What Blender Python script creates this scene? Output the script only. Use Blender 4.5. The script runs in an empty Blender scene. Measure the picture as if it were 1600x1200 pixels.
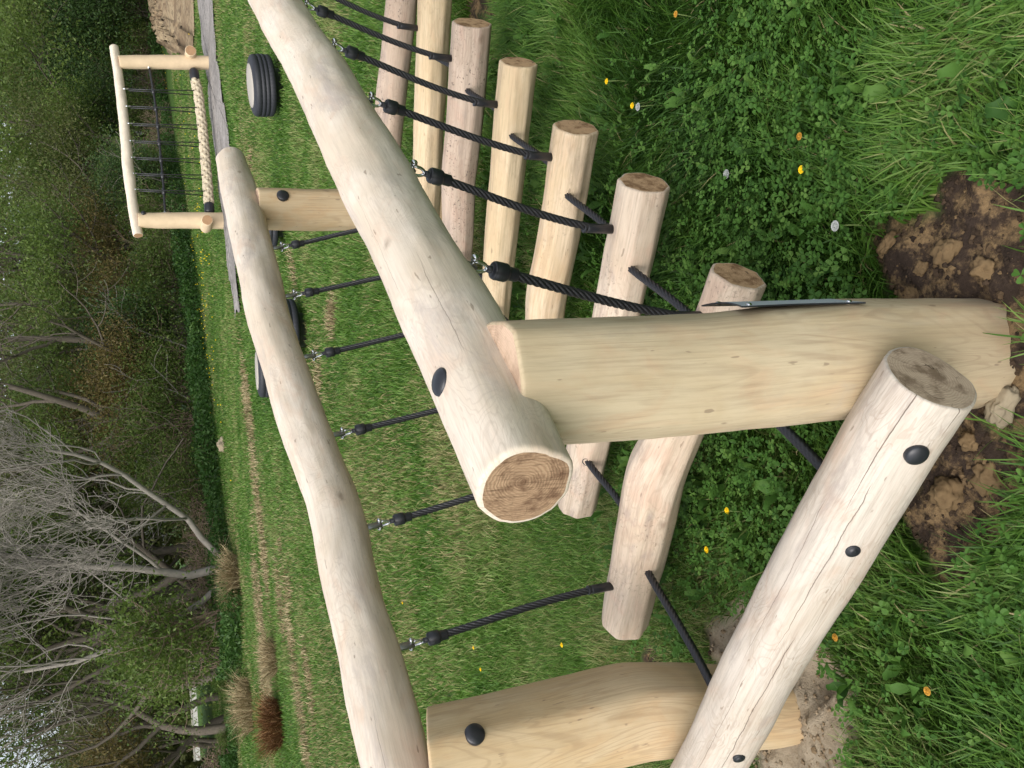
import bpy, math, random
import numpy as np
from mathutils import Vector, Matrix, noise as mnoise

# ------------------------------------------------------------------ camera, sky, sun, exposure
SC = bpy.context.scene
COL = SC.collection
F_PX, H = 1380.0, 1.5
_Y = np.array([1111.0, -630.0, F_PX]); _Y /= np.linalg.norm(_Y)
_X = np.array([1961.0, 432.0, -F_PX]); _X /= np.linalg.norm(_X)
_X = _X - _Y * (_X @ _Y); _X /= np.linalg.norm(_X)
_Z = np.cross(_X, _Y)
CM = np.stack([_X, _Y, _Z])                       # rows: world axes; columns: right, down, forward of the upright view
CAMP = np.array([0.0, 0.0, H])
cam_d = bpy.data.cameras.new('camera'); cam = bpy.data.objects.new('camera', cam_d); COL.objects.link(cam)
ax, ay, az = CM[:, 1], CM[:, 0], -CM[:, 2]        # the phone was held turned a quarter: picture right is down
cam.matrix_world = Matrix(((ax[0], ay[0], az[0], 0), (ax[1], ay[1], az[1], 0), (ax[2], ay[2], az[2], H), (0, 0, 0, 1)))
cam_d.sensor_width = 36.0; cam_d.lens = F_PX / 1600 * 36; cam_d.clip_start = 0.05; cam_d.clip_end = 2000
SC.camera = cam
SUN_EL, SUN_AZ = math.radians(50), math.radians(172)
W = bpy.data.worlds.new('World'); SC.world = W; W.use_nodes = True
wn = W.node_tree; wn.nodes.clear()
sky = wn.nodes.new('ShaderNodeTexSky'); sky.sky_type = 'NISHITA'; sky.sun_disc = False
sky.sun_elevation = SUN_EL; sky.sun_rotation = SUN_AZ; sky.dust_density = 4.0; sky.air_density = 1.0; sky.ozone_density = 1.0
hsv = wn.nodes.new('ShaderNodeHueSaturation'); hsv.inputs['Saturation'].default_value = 0.42
bg = wn.nodes.new('ShaderNodeBackground'); bg.inputs['Strength'].default_value = 0.15
wo = wn.nodes.new('ShaderNodeOutputWorld')
wn.links.new(sky.outputs[0], hsv.inputs['Color']); wn.links.new(hsv.outputs[0], bg.inputs['Color']); wn.links.new(bg.outputs[0], wo.inputs[0])
sl = bpy.data.lights.new('sun', 'SUN'); sl.energy = 0.9; sl.angle = math.radians(60); sl.color = (1, 0.975, 0.945)
sun = bpy.data.objects.new('sun', sl); COL.objects.link(sun)
sd = Vector((math.sin(SUN_AZ) * math.cos(SUN_EL), math.cos(SUN_AZ) * math.cos(SUN_EL), math.sin(SUN_EL)))
sun.rotation_euler = sd.to_track_quat('Z', 'Y').to_euler()
SC.view_settings.view_transform = 'Standard'; SC.view_settings.look = 'None'
SC.view_settings.exposure = 0.80; SC.view_settings.gamma = 1.0
SC.cycles.max_bounces = 8; SC.cycles.transparent_max_bounces = 8

rng = np.random.default_rng(7)
random.seed(7)

# ------------------------------------------------------------------ survey helpers: a photo point on a known plane of the place
def ray(x, y): return CM @ np.array([1200 - y - 600.0, x - 800.0, F_PX])
def gpt(x, y, z=0.0):
    d = ray(x, y); return CAMP + d * ((z - H) / d[2])
def at_y(x, y, Y):
    d = ray(x, y); return CAMP + d * (Y / d[1])
def at_plane(x, y, p0, n):
    d = ray(x, y); return CAMP + d * (((p0 - CAMP) @ n) / (d @ n))
def hit_log(x, y, p0, ax_, r):                     # where a photo point lands on a round log: point and outward normal
    d = ray(x, y); d = d / np.linalg.norm(d); a = np.asarray(ax_, float); a = a / np.linalg.norm(a); o = CAMP - np.asarray(p0, float)
    dp, op = d - a * (d @ a), o - a * (o @ a); A, B, C = dp @ dp, 2 * dp @ op, op @ op - r * r
    t = (-B - math.sqrt(max(0, B * B - 4 * A * C))) / (2 * A); q = CAMP + d * t; n = q - np.asarray(p0, float); n = n - a * (n @ a); return q, n / np.linalg.norm(n)
def dist_pt(x, y, dist):                          # on the ray, at a given horizontal distance
    d = ray(x, y); return CAMP + d * (dist / math.hypot(d[0], d[1]))

# ------------------------------------------------------------------ object helpers
def tag(o, label=None, cat=None, group=None, kind=None):
    if label: o['label'] = label
    if cat: o['category'] = cat
    if group: o['group'] = group
    if kind: o['kind'] = kind
    return o
def empty(name, loc, label=None, cat=None, group=None):
    o = bpy.data.objects.new(name, None); COL.objects.link(o); o.location = loc; o.empty_display_size = 0.1
    return tag(o, label, cat, group)
class MB:
    """collects shapes, builds ONE mesh object"""
    def __init__(s): s.V = []; s.P = []; s.n = 0; s.A = {}; s.mi = []
    def add(s, V, polys, mats=None, **attrs):
        V = np.asarray(V, float).reshape(-1, 3)
        for i, p in enumerate(polys):
            p = np.asarray(p, int)
            s.P.append(p + s.n); m = 0 if mats is None else mats[i]
            s.mi.append(np.full(len(p), m))
        for k, a in attrs.items():
            a = np.asarray(a, float)
            if a.ndim == 0: a = np.full(len(V), float(a))
            s.A.setdefault(k, []).append((s.n, a))
        s.V.append(V); s.n += len(V)
    def mesh(s, name, smooth=True):
        V = np.concatenate(s.V); me = bpy.data.meshes.new(name)
        lt = np.concatenate([np.full(len(p), p.shape[1]) for p in s.P]); li = np.concatenate([p.ravel() for p in s.P])
        me.vertices.add(len(V)); me.vertices.foreach_set('co', V.ravel().astype(np.float32))
        me.loops.add(len(li)); me.loops.foreach_set('vertex_index', li.astype(np.int32))
        me.polygons.add(len(lt))
        st = np.concatenate([[0], np.cumsum(lt)[:-1]])
        me.polygons.foreach_set('loop_start', st.astype(np.int32))
        me.polygons.foreach_set('material_index', np.concatenate(s.mi).astype(np.int32))
        me.polygons.foreach_set('use_smooth', np.full(len(lt), bool(smooth)))
        for k, chunks in s.A.items():
            d = chunks[0][1].ndim
            if d == 2:
                full = np.zeros((len(V), 3))
                for o, a in chunks: full[o:o + len(a)] = a
                me.attributes.new(k, 'FLOAT_VECTOR', 'POINT').data.foreach_set('vector', full.ravel().astype(np.float32))
            else:
                full = np.zeros(len(V))
                for o, a in chunks: full[o:o + len(a)] = a
                me.attributes.new(k, 'FLOAT', 'POINT').data.foreach_set('value', full.astype(np.float32))
        me.update(calc_edges=True); me.validate()
        return me
    def build(s, name, mats, parent=None, smooth=True):
        me = s.mesh(name, smooth)
        for m in (mats if isinstance(mats, (list, tuple)) else [mats]): me.materials.append(m)
        return link(name, me, parent)
def link(name, me, parent=None):
    o = bpy.data.objects.new(name, me); COL.objects.link(o)
    if parent is not None:
        o.parent = parent
        root = parent
        off = Vector((0, 0, 0))
        while root is not None: off += Vector(root.location); root = root.parent
        o.location = -off                        # geometry is written in world metres
    return o
def copy_tree(o, parent=None):
    c = o.copy(); COL.objects.link(c); c.parent = parent
    for ch in list(o.children): copy_tree(ch, c)
    return c

# ------------------------------------------------------------------ shape helpers
def unit(v): v = np.asarray(v, float); return v / max(np.linalg.norm(v), 1e-9)
def resample(pts, n):
    pts = np.asarray(pts, float); d = np.concatenate([[0], np.cumsum(np.linalg.norm(np.diff(pts, axis=0), axis=1))])
    s = np.linspace(0, d[-1], n); return np.stack([np.interp(s, d, pts[:, i]) for i in range(pts.shape[1])], 1)
def smooth_path(pts, n, it=None):
    q = resample(pts, n); it = n // 8 if it is None else it
    for _ in range(it):
        q[1:-1] = (q[:-2] + 2 * q[1:-1] + q[2:]) / 4
    return q
def frames(P, ref=None):
    T = np.gradient(P, axis=0); T /= np.linalg.norm(T, axis=1)[:, None]
    r = np.array([0, 0, 1.0]) if ref is None else np.asarray(ref, float)
    if abs(T[0] @ r) > 0.95 and ref is None: r = np.array([0, 1.0, 0])
    X = np.zeros_like(P); x = unit(np.cross(r, T[0]))
    for i in range(len(P)):
        x = unit(x - T[i] * (x @ T[i])); X[i] = x
    return T, X, np.cross(T, X)
def grid_quads(m, n, wrap=True):
    i = np.arange(m - 1)[:, None]; j = np.arange(n if wrap else n - 1)[None]
    a = i * n + j; b = i * n + (j + 1) % n
    return np.stack([a, b, b + n, a + n], -1).reshape(-1, 4)
def tube(mb, pts, rad, n=12, caps=True, twist=None, mat=0, **attrs):
    P = np.asarray(pts, float); m = len(P); R = np.broadcast_to(np.asarray(rad, float), (m,))
    T, X, Yv = frames(P)
    th = np.linspace(0, 2 * math.pi, n, endpoint=False)
    s = np.concatenate([[0], np.cumsum(np.linalg.norm(np.diff(P, axis=0), axis=1))])
    r = R[:, None] * np.ones((1, n))
    if twist is not None:
        k, lob, amt = twist
        r = r * (1 - amt + amt * np.abs(np.sin(lob / 2 * (th[None] - k * s[:, None]))) ** 0.7)
    V = P[:, None] + r[..., None] * (np.cos(th)[None, :, None] * X[:, None] + np.sin(th)[None, :, None] * Yv[:, None])
    polys = [grid_quads(m, n)]; mats = [mat]
    if caps: polys += [np.arange(n)[::-1][None], (np.arange(n) + (m - 1) * n)[None]]; mats += [mat, mat]
    at = {k: (np.full(m * n, v) if np.ndim(v) == 0 else v) for k, v in attrs.items()}
    mb.add(V.reshape(-1, 3), polys, mats, **at)
def lathe(mb, prof, base, axis, n=24, mat=0, caps=True):
    """prof: list of (radius, distance along axis)"""
    axis = unit(axis); r = np.array([0, 0, 1.0]) if abs(axis[2]) < 0.9 else np.array([1.0, 0, 0])
    x = unit(np.cross(r, axis)); y = np.cross(axis, x); th = np.linspace(0, 2 * math.pi, n, endpoint=False)
    V = np.array([[np.asarray(base) + axis * h + rr * (math.cos(t) * x + math.sin(t) * y) for t in th] for rr, h in prof])
    polys = [grid_quads(len(prof), n)]; mats = [mat]
    if caps: polys += [np.arange(n)[::-1][None], (np.arange(n) + (len(prof) - 1) * n)[None]]; mats += [mat, mat]
    mb.add(V.reshape(-1, 3), polys, mats)
def box(mb, c, ex, ey, ez, mat=0):
    c, ex, ey, ez = [np.asarray(a, float) for a in (c, ex, ey, ez)]
    V = [c + a * ex + b * ey + d * ez for a in (-1, 1) for b in (-1, 1) for d in (-1, 1)]
    mb.add(V, [np.array([[0, 1, 3, 2], [4, 6, 7, 5], [0, 4, 5, 1], [2, 3, 7, 6], [0, 2, 6, 4], [1, 5, 7, 3]])], [mat])
def sphere(mb, c, r, n=10, mat=0):
    prof = [(max(1e-4, r * math.sin(a)), -r * math.cos(a)) for a in np.linspace(0.05, math.pi - 0.05, n)]
    lathe(mb, prof, c, (0, 0, 1), n + 4, mat)
def log_solid(mb, pts, rad, seed=0, step=0.014, n=48, lump=0.006, facets=0, famt=0.7, fphase=0.0, chamfer=0.008, fwob=.22):
    """a peeled log: lumpy or hewn, softened ends, gp = its own rest coordinates for the grain"""
    L = np.sum(np.linalg.norm(np.diff(np.asarray(pts), axis=0), axis=1)); m = max(12, int(L / step))
    PR = smooth_path(np.column_stack([pts, rad]), m, it=max(2, m // 10))
    s = np.linspace(0, L, m)
    es = np.array([0, .1, .3, .6, 1.0]) * chamfer
    s2 = np.unique(np.concatenate([es, s[(s > 1.3 * chamfer) & (s < L - 1.3 * chamfer)], L - es]))
    PR = np.stack([np.interp(s2, s, PR[:, i]) for i in range(4)], 1); P, R = PR[:, :3], PR[:, 3]; m = len(s2)
    T, X, Yv = frames(P); th = np.linspace(0, 2 * math.pi, n, endpoint=False)
    r = np.zeros((m, n)); so = seed * 7.31
    for i in range(m):
        for j in range(n):
            c, sn = math.cos(th[j]), math.sin(th[j])
            a = mnoise.noise((c * 1.1 + so, sn * 1.1, s2[i] * 2.6)) + 0.45 * mnoise.noise((c * 2.6, sn * 2.6 + so, s2[i] * 7))
            a += 0.16 * mnoise.noise((c * 7, sn * 7 + so, s2[i] * 22))
            r[i, j] = lump * a
    base = np.ones((1, n)) * R[:, None]
    if facets:
        seg = 2 * math.pi / facets
        ph = fphase + fwob * np.array([mnoise.noise((v * 1.7, so, 3.3)) for v in s2])[:, None]
        f = math.cos(seg / 2) / np.cos(((th[None] + ph) % seg) - seg / 2)
        base = base * (1 - famt + famt * f * 1.04)
    r = base + r
    e = np.minimum(s2, L - s2) / chamfer
    r -= np.where(e < 1, chamfer * (1 - np.sqrt(np.clip(1 - (1 - e) ** 2, 0, 1))), 0)[:, None]
    ring = np.cos(th)[None, :, None] * X[:, None] + np.sin(th)[None, :, None] * Yv[:, None]
    V = (P[:, None] + r[..., None] * ring).reshape(-1, 3)
    gp = np.stack([r * np.cos(th) + seed * 3.7, r * np.sin(th), s2[:, None] * np.ones((1, n))], -1).reshape(-1, 3)
    rim = np.stack([np.cos(th)[None] * np.ones((m, 1)), np.sin(th)[None] * np.ones((m, 1)), s2[:, None] * np.ones((1, n))], -1).reshape(-1, 3)
    mb.add(V, [grid_quads(m, n)], [0], gp=gp, rim=rim)
    for end in (0, m - 1):                         # end grain: its own vertices, rings in concentric bands
        ks = [1.0, .8, .55, .3]; rows = []; g = []
        for k in ks:
            rows.append(P[end] + k * r[end][:, None] * ring[end]); g.append(np.stack([k * r[end] * np.cos(th), k * r[end] * np.sin(th), np.full(n, seed * 1.9 + end)], -1))
        rows.append(P[end][None]); g.append(np.array([[0, 0, seed * 1.9 + end]]))
        q = grid_quads(len(ks), n); c = (len(ks) - 1) * n
        tri = np.array([[c + j, c + (j + 1) % n, len(ks) * n] for j in range(n)])
        if end == 0: q = q[:, ::-1]; tri = tri[:, ::-1]
        mb.add(np.concatenate(rows), [q, tri], [1, 1], gp=np.concatenate(g))

# ------------------------------------------------------------------ materials
def new_mat(name):
    m = bpy.data.materials.new(name); m.use_nodes = True; nt = m.node_tree; nt.nodes.clear(); return m, nt
class NT:
    def __init__(s, nt): s.nt = nt
    def n(s, t, **k):
        nd = s.nt.nodes.new(t)
        for a, v in k.items(): setattr(nd, a, v)
        return nd
    def l(s, a, b): s.nt.links.new(a, b)
    def val(s, sock, v):
        if isinstance(v, bpy.types.NodeSocket): s.l(v, sock)
        else: sock.default_value = v
    def attr(s, name, out='Vector'): return s.n('ShaderNodeAttribute', attribute_name=name).outputs[out]
    def vmul(s, v, sc):
        nd = s.n('ShaderNodeVectorMath', operation='MULTIPLY'); s.l(v, nd.inputs[0]); nd.inputs[1].default_value = sc; return nd.outputs[0]
    def noise(s, v, scale, detail=3, rough=.55, dist=0.0):
        nd = s.n('ShaderNodeTexNoise'); s.l(v, nd.inputs['Vector']); nd.inputs['Scale'].default_value = scale
        nd.inputs['Detail'].default_value = detail; nd.inputs['Roughness'].default_value = rough; nd.inputs['Distortion'].default_value = dist
        return nd.outputs['Fac']
    def math(s, op, a, b=None, c=None):
        nd = s.n('ShaderNodeMath', operation=op); s.val(nd.inputs[0], a)
        if b is not None: s.val(nd.inputs[1], b)
        if c is not None: s.val(nd.inputs[2], c)
        return nd.outputs[0]
    def ramp(s, f, stops):
        nd = s.n('ShaderNodeValToRGB'); s.l(f, nd.inputs[0]); el = nd.color_ramp.elements
        while len(el) < len(stops): el.new(0.5)
        for e, (p, c) in zip(el, stops): e.position = p; e.color = (*c, 1) if len(c) == 3 else c
        return nd.outputs[0]
    def step(s, f, lo, hi):
        nd = s.n('ShaderNodeMapRange', interpolation_type='SMOOTHSTEP'); s.l(f, nd.inputs[0]); nd.inputs[1].default_value = lo; nd.inputs[2].default_value = hi
        return nd.outputs[0]
    def mix(s, f, a, b, blend='MIX'):
        nd = s.n('ShaderNodeMix', data_type='RGBA', blend_type=blend); s.val(nd.inputs[0], f)
        for i, v in ((6, a), (7, b)):
            if isinstance(v, bpy.types.NodeSocket): s.l(v, nd.inputs[i])
            else: nd.inputs[i].default_value = (*v, 1)
        return nd.outputs[2]
    def out(s, col, rough=.7, spec=.3, bump=None, bstr=.3, bdist=.002, metal=0.0, trans=0.0):
        p = s.n('ShaderNodeBsdfPrincipled')
        if isinstance(col, bpy.types.NodeSocket): s.l(col, p.inputs['Base Color'])
        else: p.inputs['Base Color'].default_value = (*col, 1)
        s.val(p.inputs['Roughness'], rough); p.inputs['Specular IOR Level'].default_value = spec; p.inputs['Metallic'].default_value = metal
        if bump is not None:
            b = s.n('ShaderNodeBump'); b.inputs['Strength'].default_value = bstr; b.inputs['Distance'].default_value = bdist
            s.l(bump, b.inputs['Height']); s.l(b.outputs[0], p.inputs['Normal'])
        o = s.n('ShaderNodeOutputMaterial'); sh = p.outputs[0]
        if trans > 0:
            t = s.n('ShaderNodeBsdfTranslucent')
            if isinstance(col, bpy.types.NodeSocket): s.l(col, t.inputs[0])
            else: t.inputs[0].default_value = (*col, 1)
            mx = s.n('ShaderNodeMixShader'); mx.inputs[0].default_value = trans
            s.l(sh, mx.inputs[1]); s.l(t.outputs[0], mx.inputs[2]); sh = mx.outputs[0]
        s.l(sh, o.inputs[0])

def wood(name, base, alt, pink=(.62, .47, .37), stain=(.30, .25, .21), cracks=(), stains=.5, specks=0.0, fibre=1.0, contour=(.22, 11, .30, .30), tool=.5):
    m, nt = new_mat(name); g = NT(nt); gp = g.attr('gp')
    lo = g.noise(g.vmul(gp, (1, 1, .42)), 7, 4, .6, .6)
    col = g.mix(g.step(lo, .36, .64), base, alt)
    pk = g.noise(g.vmul(gp, (1, 1, .5)), 12, 4, .6, 1.0)
    col = g.mix(g.math('MULTIPLY', g.step(pk, .48, .70), .6), col, pink)
    fi = g.noise(g.vmul(gp, (1, 1, .04)), 150, 6, .7)
    col = g.mix(g.math('MULTIPLY', g.step(fi, .42, .70), .42 * fibre), col, tuple(c * .52 for c in base))
    f2 = g.noise(g.vmul(gp, (1, 1, .06)), 42, 4, .65, .3)
    col = g.mix(g.math('MULTIPLY', g.step(f2, .50, .68), .34 * fibre), col, tuple(c * .70 for c in pink))
    zs, sc, st_, dist = contour[1] and (contour[2], contour[1], contour[0], contour[3])
    fl = g.noise(g.vmul(gp, (1, 1, zs)), sc, 3, .5, dist)      # growth-layer contours left by debarking
    li = g.math('SINE', g.math('MULTIPLY', fl, 110))
    li = g.math('MULTIPLY', g.step(li, .35, 1.0), g.step(g.noise(gp, 5, 2), .36, .60))
    col = g.mix(g.math('MULTIPLY', li, st_), col, tuple(c * .55 for c in pink))
    st = g.noise(g.vmul(gp, (1, 1, .3)), 9, 6, .72, .4)
    col = g.mix(g.math('MULTIPLY', g.step(st, .50, .75), stains), col, stain)
    vo = g.n('ShaderNodeTexVoronoi'); g.l(g.vmul(gp, (1, 1, .6)), vo.inputs['Vector']); vo.inputs['Scale'].default_value = 9.0
    kn = g.math('SUBTRACT', 1.0, g.step(g.math('ADD', vo.outputs['Distance'], g.math('MULTIPLY', g.noise(gp, 40, 3), .16)), .10, .23))
    kn = g.math('MULTIPLY', kn, g.step(vo.outputs['Color'], .70, .72))
    col = g.mix(g.math('MULTIPLY', kn, .55), col, (.17, .115, .08))
    dk = g.math('MULTIPLY', g.step(g.noise(g.vmul(gp, (1, 1, .25)), 75, 2, .5), .70, .74), .55)
    col = g.mix(dk, col, (.16, .11, .075))
    if specks:
        sp = g.math('MULTIPLY', g.step(g.noise(gp, 95, 3, .65), .57, .66), g.step(g.noise(g.vmul(gp, (1, 1, .7)), 10, 3), .48, .60))
        col = g.mix(g.math('MULTIPLY', sp, specks), col, (.07, .055, .05))
    hgt = g.math('ADD', g.math('MULTIPLY', fi, .7), g.math('MULTIPLY', g.noise(g.vmul(gp, (1, 1, .5)), 24, 3, .5), tool * 3))
    if cracks:
        rim = g.attr('rim'); sp_ = g.n('ShaderNodeSeparateXYZ'); g.l(rim, sp_.inputs[0])
        for (t0, a0, a1, w0, wob, k) in cracks:
            ca, sa = math.cos(math.radians(t0)), math.sin(math.radians(t0))
            cx_ = g.math('ADD', g.math('MULTIPLY', sp_.outputs[0], -sa), g.math('MULTIPLY', sp_.outputs[1], ca)); fx = g.math('ADD', g.math('MULTIPLY', sp_.outputs[0], ca), g.math('MULTIPLY', sp_.outputs[1], sa))
            cmb = g.n('ShaderNodeCombineXYZ'); g.l(sp_.outputs[2], cmb.inputs[0]); cmb.inputs[1].default_value = t0 * .37
            wv = g.math('MULTIPLY', g.math('SUBTRACT', g.noise(cmb.outputs[0], 5, 6, .62), .5), wob)
            dist_ = g.math('ABSOLUTE', g.math('ADD', cx_, wv)); ln = g.math('MULTIPLY', g.step(sp_.outputs[2], a0 - .02, a0 + .02), g.math('SUBTRACT', 1.0, g.step(sp_.outputs[2], a1 - (a1 - a0) * .5, a1)))
            wd = g.math('MULTIPLY', g.math('ADD', .35, g.noise(cmb.outputs[0], 11, 3)), w0)
            ck = g.math('LESS_THAN', dist_, g.math('MULTIPLY', wd, ln)); ck = g.math('MULTIPLY', ck, g.math('GREATER_THAN', fx, 0.0))
            col = g.mix(g.math('MULTIPLY', ck, k), col, (.075, .05, .038)); hgt = g.math('SUBTRACT', hgt, g.math('MULTIPLY', ck, 1.5))
    g.out(col, .66, .25, hgt, .45, .0022)
    return m
def end_grain(name, light, dark, saw=.5, crack=.6, rim0=.45):
    m, nt = new_mat(name); g = NT(nt); gp = g.attr('gp')
    xy = g.vmul(gp, (1, 1, 0)); nz = g.noise(gp, 22, 3, .6)
    ln = g.n('ShaderNodeVectorMath', operation='LENGTH'); off = g.n('ShaderNodeVectorMath', operation='ADD'); g.l(xy, off.inputs[0]); off.inputs[1].default_value = (.012, -.008, 0)
    g.l(off.outputs[0], ln.inputs[0]); r = g.math('ADD', ln.outputs['Value'], g.math('MULTIPLY', nz, .022))
    rings = g.math('SINE', g.math('MULTIPLY', r, 2 * math.pi / .0046))
    col = g.mix(g.math('MULTIPLY', g.step(rings, -.3, 1), .40), light, dark)
    col = g.mix(g.step(g.noise(gp, 26, 4, .65), .42, .66), col, tuple(c * .62 for c in dark))
    sw = g.noise(g.vmul(gp, (1, .07, 1)), 260, 3, .6)
    col = g.mix(g.math('MULTIPLY', g.step(sw, .48, .70), saw), col, tuple(c * .45 for c in dark))
    ang = g.noise(gp, 14, 2, .5, .8); cw = g.math('SUBTRACT', 1.0, g.step(g.math('ABSOLUTE', g.math('SUBTRACT', ang, .5)), .001, .006))
    col = g.mix(g.math('MULTIPLY', g.math('MULTIPLY', cw, g.step(g.noise(gp, 16, 1), .5, .56)), crack), col, (.05, .03, .02))
    rim = g.step(ln.outputs['Value'], .062, .082)
    col = g.mix(g.math('MULTIPLY', rim, .45 if rim0 < .5 else 0.0), col, light)
    g.out(col, .8, .2, g.math('ADD', sw, g.math('MULTIPLY', rings, .15)), .5, .002)
    return m
def simple(name, col, rough=.5, spec=.4, metal=0.0, nscale=60, var=.25, bstr=.15):
    m, nt = new_mat(name); g = NT(nt); tc = g.n('ShaderNodeTexCoord').outputs['Object']
    nz = g.noise(tc, nscale, 4, .6)
    c = g.mix(nz, tuple(v * (1 - var) for v in col), tuple(min(1, v * (1 + var)) for v in col))
    g.out(c, rough, spec, nz, bstr, .001, metal); return m
def leafy(name, stops, trans=.35, rough=.5, spec=.3):
    m, nt = new_mat(name); g = NT(nt)
    c = g.ramp(g.attr('tint', 'Fac'), stops); g.out(c, rough, spec, trans=trans); return m

M = {}
M['rail'] = wood('rail_wood', (.60, .51, .395), (.67, .59, .49), pink=(.60, .455, .34), stain=(.42, .36, .32), stains=.75, contour=(.20, 9, .35, 1.6), fibre=.6,
                 cracks=[(60, .0, .30, .012, .25, .5), (150, .25, .6, .010, .3, .45), (110, .5, 1.0, .008, .3, .35)])
M['post'] = wood('post_wood', (.455, .36, .225), (.505, .42, .285), pink=(.48, .34, .215), stain=(.36, .31, .23), stains=.75, fibre=.65, contour=(.34, 8, .11, 1.2))
M['post_warm'] = wood('warm_post_wood', (.50, .365, .205), (.54, .425, .27), pink=(.51, .345, .19), stain=(.40, .30, .18), stains=.4, fibre=.6, contour=(.30, 8, .10, .9))
M['beam'] = wood('pale_beam_wood', (.46, .40, .325), (.53, .475, .405), pink=(.47, .35, .265), stain=(.28, .24, .215), stains=.95, contour=(.30, 10, .35, 1.5), fibre=1.0,
                 cracks=[(58, -.1, .30, .014, .16, .8), (4, -.1, .075, .015, .2, .8), (46, .20, .70, .012, .34, .7), (30, .60, 1.3, .014, .34, .75), (82, .28, .8, .009, .3, .55), (14, .36, .7, .008, .3, .5), (66, .75, 1.3, .009, .3, .55)])
M['step_pink'] = wood('pinkish_step_wood', (.53, .42, .31), (.60, .50, .39), pink=(.55, .385, .285), stain=(.29, .235, .21), stains=1.0, specks=.4, fibre=1.2)
M['step_pale'] = wood('pale_step_wood', (.54, .41, .255), (.60, .48, .335), pink=(.55, .375, .225), stain=(.36, .28, .20), stains=.95, fibre=1.2, specks=.2)
M['step_yellow'] = wood('yellow_step_wood', (.535, .415, .255), (.59, .475, .315), pink=(.53, .38, .235), stain=(.38, .30, .19), stains=.6, fibre=1.2)
M['step_grey'] = wood('grey_speckled_step_wood', (.43, .335, .255), (.50, .40, .315), pink=(.45, .31, .235), stain=(.26, .21, .18), stains=.85, specks=.9, fibre=1.2)
M['end_dark'] = end_grain('dark_end_grain', (.34, .23, .14), (.20, .112, .064), saw=.8)
M['end_tan'] = end_grain('tan_end_grain', (.50, .35, .21), (.34, .20, .11), saw=.35)
M['end_step'] = end_grain('step_end_grain', (.50, .33, .185), (.32, .18, .090), saw=.3, rim0=.9)
M['end_beam'] = end_grain('beam_end_grain', (.46, .36, .26), (.31, .22, .145), saw=.2, crack=.9)
M['end_pink'] = end_grain('pink_end_grain', (.58, .43, .31), (.46, .30, .20), saw=.1, crack=.2)
M['rope'] = simple('black_rope', (.017, .017, .020), .42, .5, nscale=400, var=.5, bstr=.3)
M['plastic'] = simple('black_plastic', (.016, .017, .021), .38, .5, nscale=120, var=.2)
M['rubber'] = simple('tyre_rubber', (.022, .024, .029), .58, .4, nscale=40, var=.35)
M['chrome'] = simple('bright_steel', (.62, .63, .65), .22, .5, 1.0, var=.1)
M['steel'] = simple('dull_steel', (.35, .36, .37), .45, .5, 1.0, var=.15)
M['plaque'] = simple('brushed_plate', (.42, .46, .50), .55, .5, 0, var=.08)
M['braid'] = simple('tan_braid', (.50, .43, .31), .85, .2, nscale=90, var=.3, bstr=.5)
M['concrete'] = simple('pale_concrete', (.36, .335, .29), .85, .2, nscale=30, var=.15)
M['farwood'] = simple('far_pale_wood', (.60, .47, .31), .75, .2, nscale=9, var=.16)
M['farwood_pale'] = simple('far_bleached_wood', (.64, .56, .45), .75, .2, nscale=9, var=.2)
M['farend'] = simple('far_end_grain', (.36, .22, .12), .8, .2, nscale=20, var=.25)
M['bark'] = simple('dark_bark', (.11, .095, .075), .9, .1, nscale=14, var=.5)
M['bark_grey'] = simple('grey_bark', (.24, .22, .19), .9, .1, nscale=10, var=.4)
M['twig'] = simple('brown_twig', (.22, .165, .12), .9, .1, nscale=14, var=.3)
M['clod'] = simple('clay_clod', (.155, .105, .055), .95, .1, nscale=35, var=.45, bstr=.8)
M['stone'] = simple('pale_stone', (.30, .25, .17), .9, .2, nscale=35, var=.3, bstr=.6)
M['white'] = simple('white_paint', (.46, .45, .42), .7, .3, nscale=3, var=.08)
M['roof'] = simple('slate', (.12, .12, .14), .7, .3, nscale=8, var=.2)
M['yellow'] = simple('dandelion_yellow', (.86, .60, .015), .7, .2, nscale=300, var=.2)
M['orange'] = simple('withered_orange', (.50, .27, .04), .8, .2, nscale=300, var=.3)
M['seed'] = simple('seed_head', (.42, .44, .42), .9, .1, nscale=300, var=.3)
M['stem'] = simple('stem_green', (.16, .22, .07), .6, .3, nscale=100, var=.2)
G_STOPS = [(0, (.024, .066, .009)), (.3, (.050, .125, .015)), (.6, (.095, .192, .027)), (.85, (.150, .250, .055)), (1, (.34, .28, .14))]
M['grass'] = leafy('grass_blades', G_STOPS, .32, .5, .25)
M['straw'] = leafy('dry_grass', [(0, (.17, .12, .06)), (.5, (.33, .26, .14)), (1, (.46, .38, .23))], .2, .7, .2)
M['rust'] = leafy('rusty_grass', [(0, (.085, .035, .014)), (.6, (.17, .08, .03)), (1, (.27, .16, .07))], .15, .7, .2)
M['clover'] = leafy('clover_leaf', [(0, (.028, .080, .012)), (.5, (.058, .142, .021)), (1, (.11, .205, .040))], .3, .6, .22)
M['leaf_green'] = leafy('fresh_leaves', [(0, (.065, .110, .022)), (.5, (.110, .170, .034)), (1, (.165, .225, .050))], .45)
M['leaf_olive'] = leafy('olive_leaves', [(0, (.070, .085, .026)), (.5, (.105, .122, .036)), (1, (.155, .165, .052))], .45)
M['leaf_bronze'] = leafy('bronze_leaves', [(0, (.10, .083, .028)), (.5, (.165, .130, .042)), (1, (.24, .195, .07))], .45)
M['leaf_dark'] = leafy('dark_leaves', [(0, (.026, .058, .015)), (.5, (.052, .105, .026)), (1, (.10, .165, .042))], .30)
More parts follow.
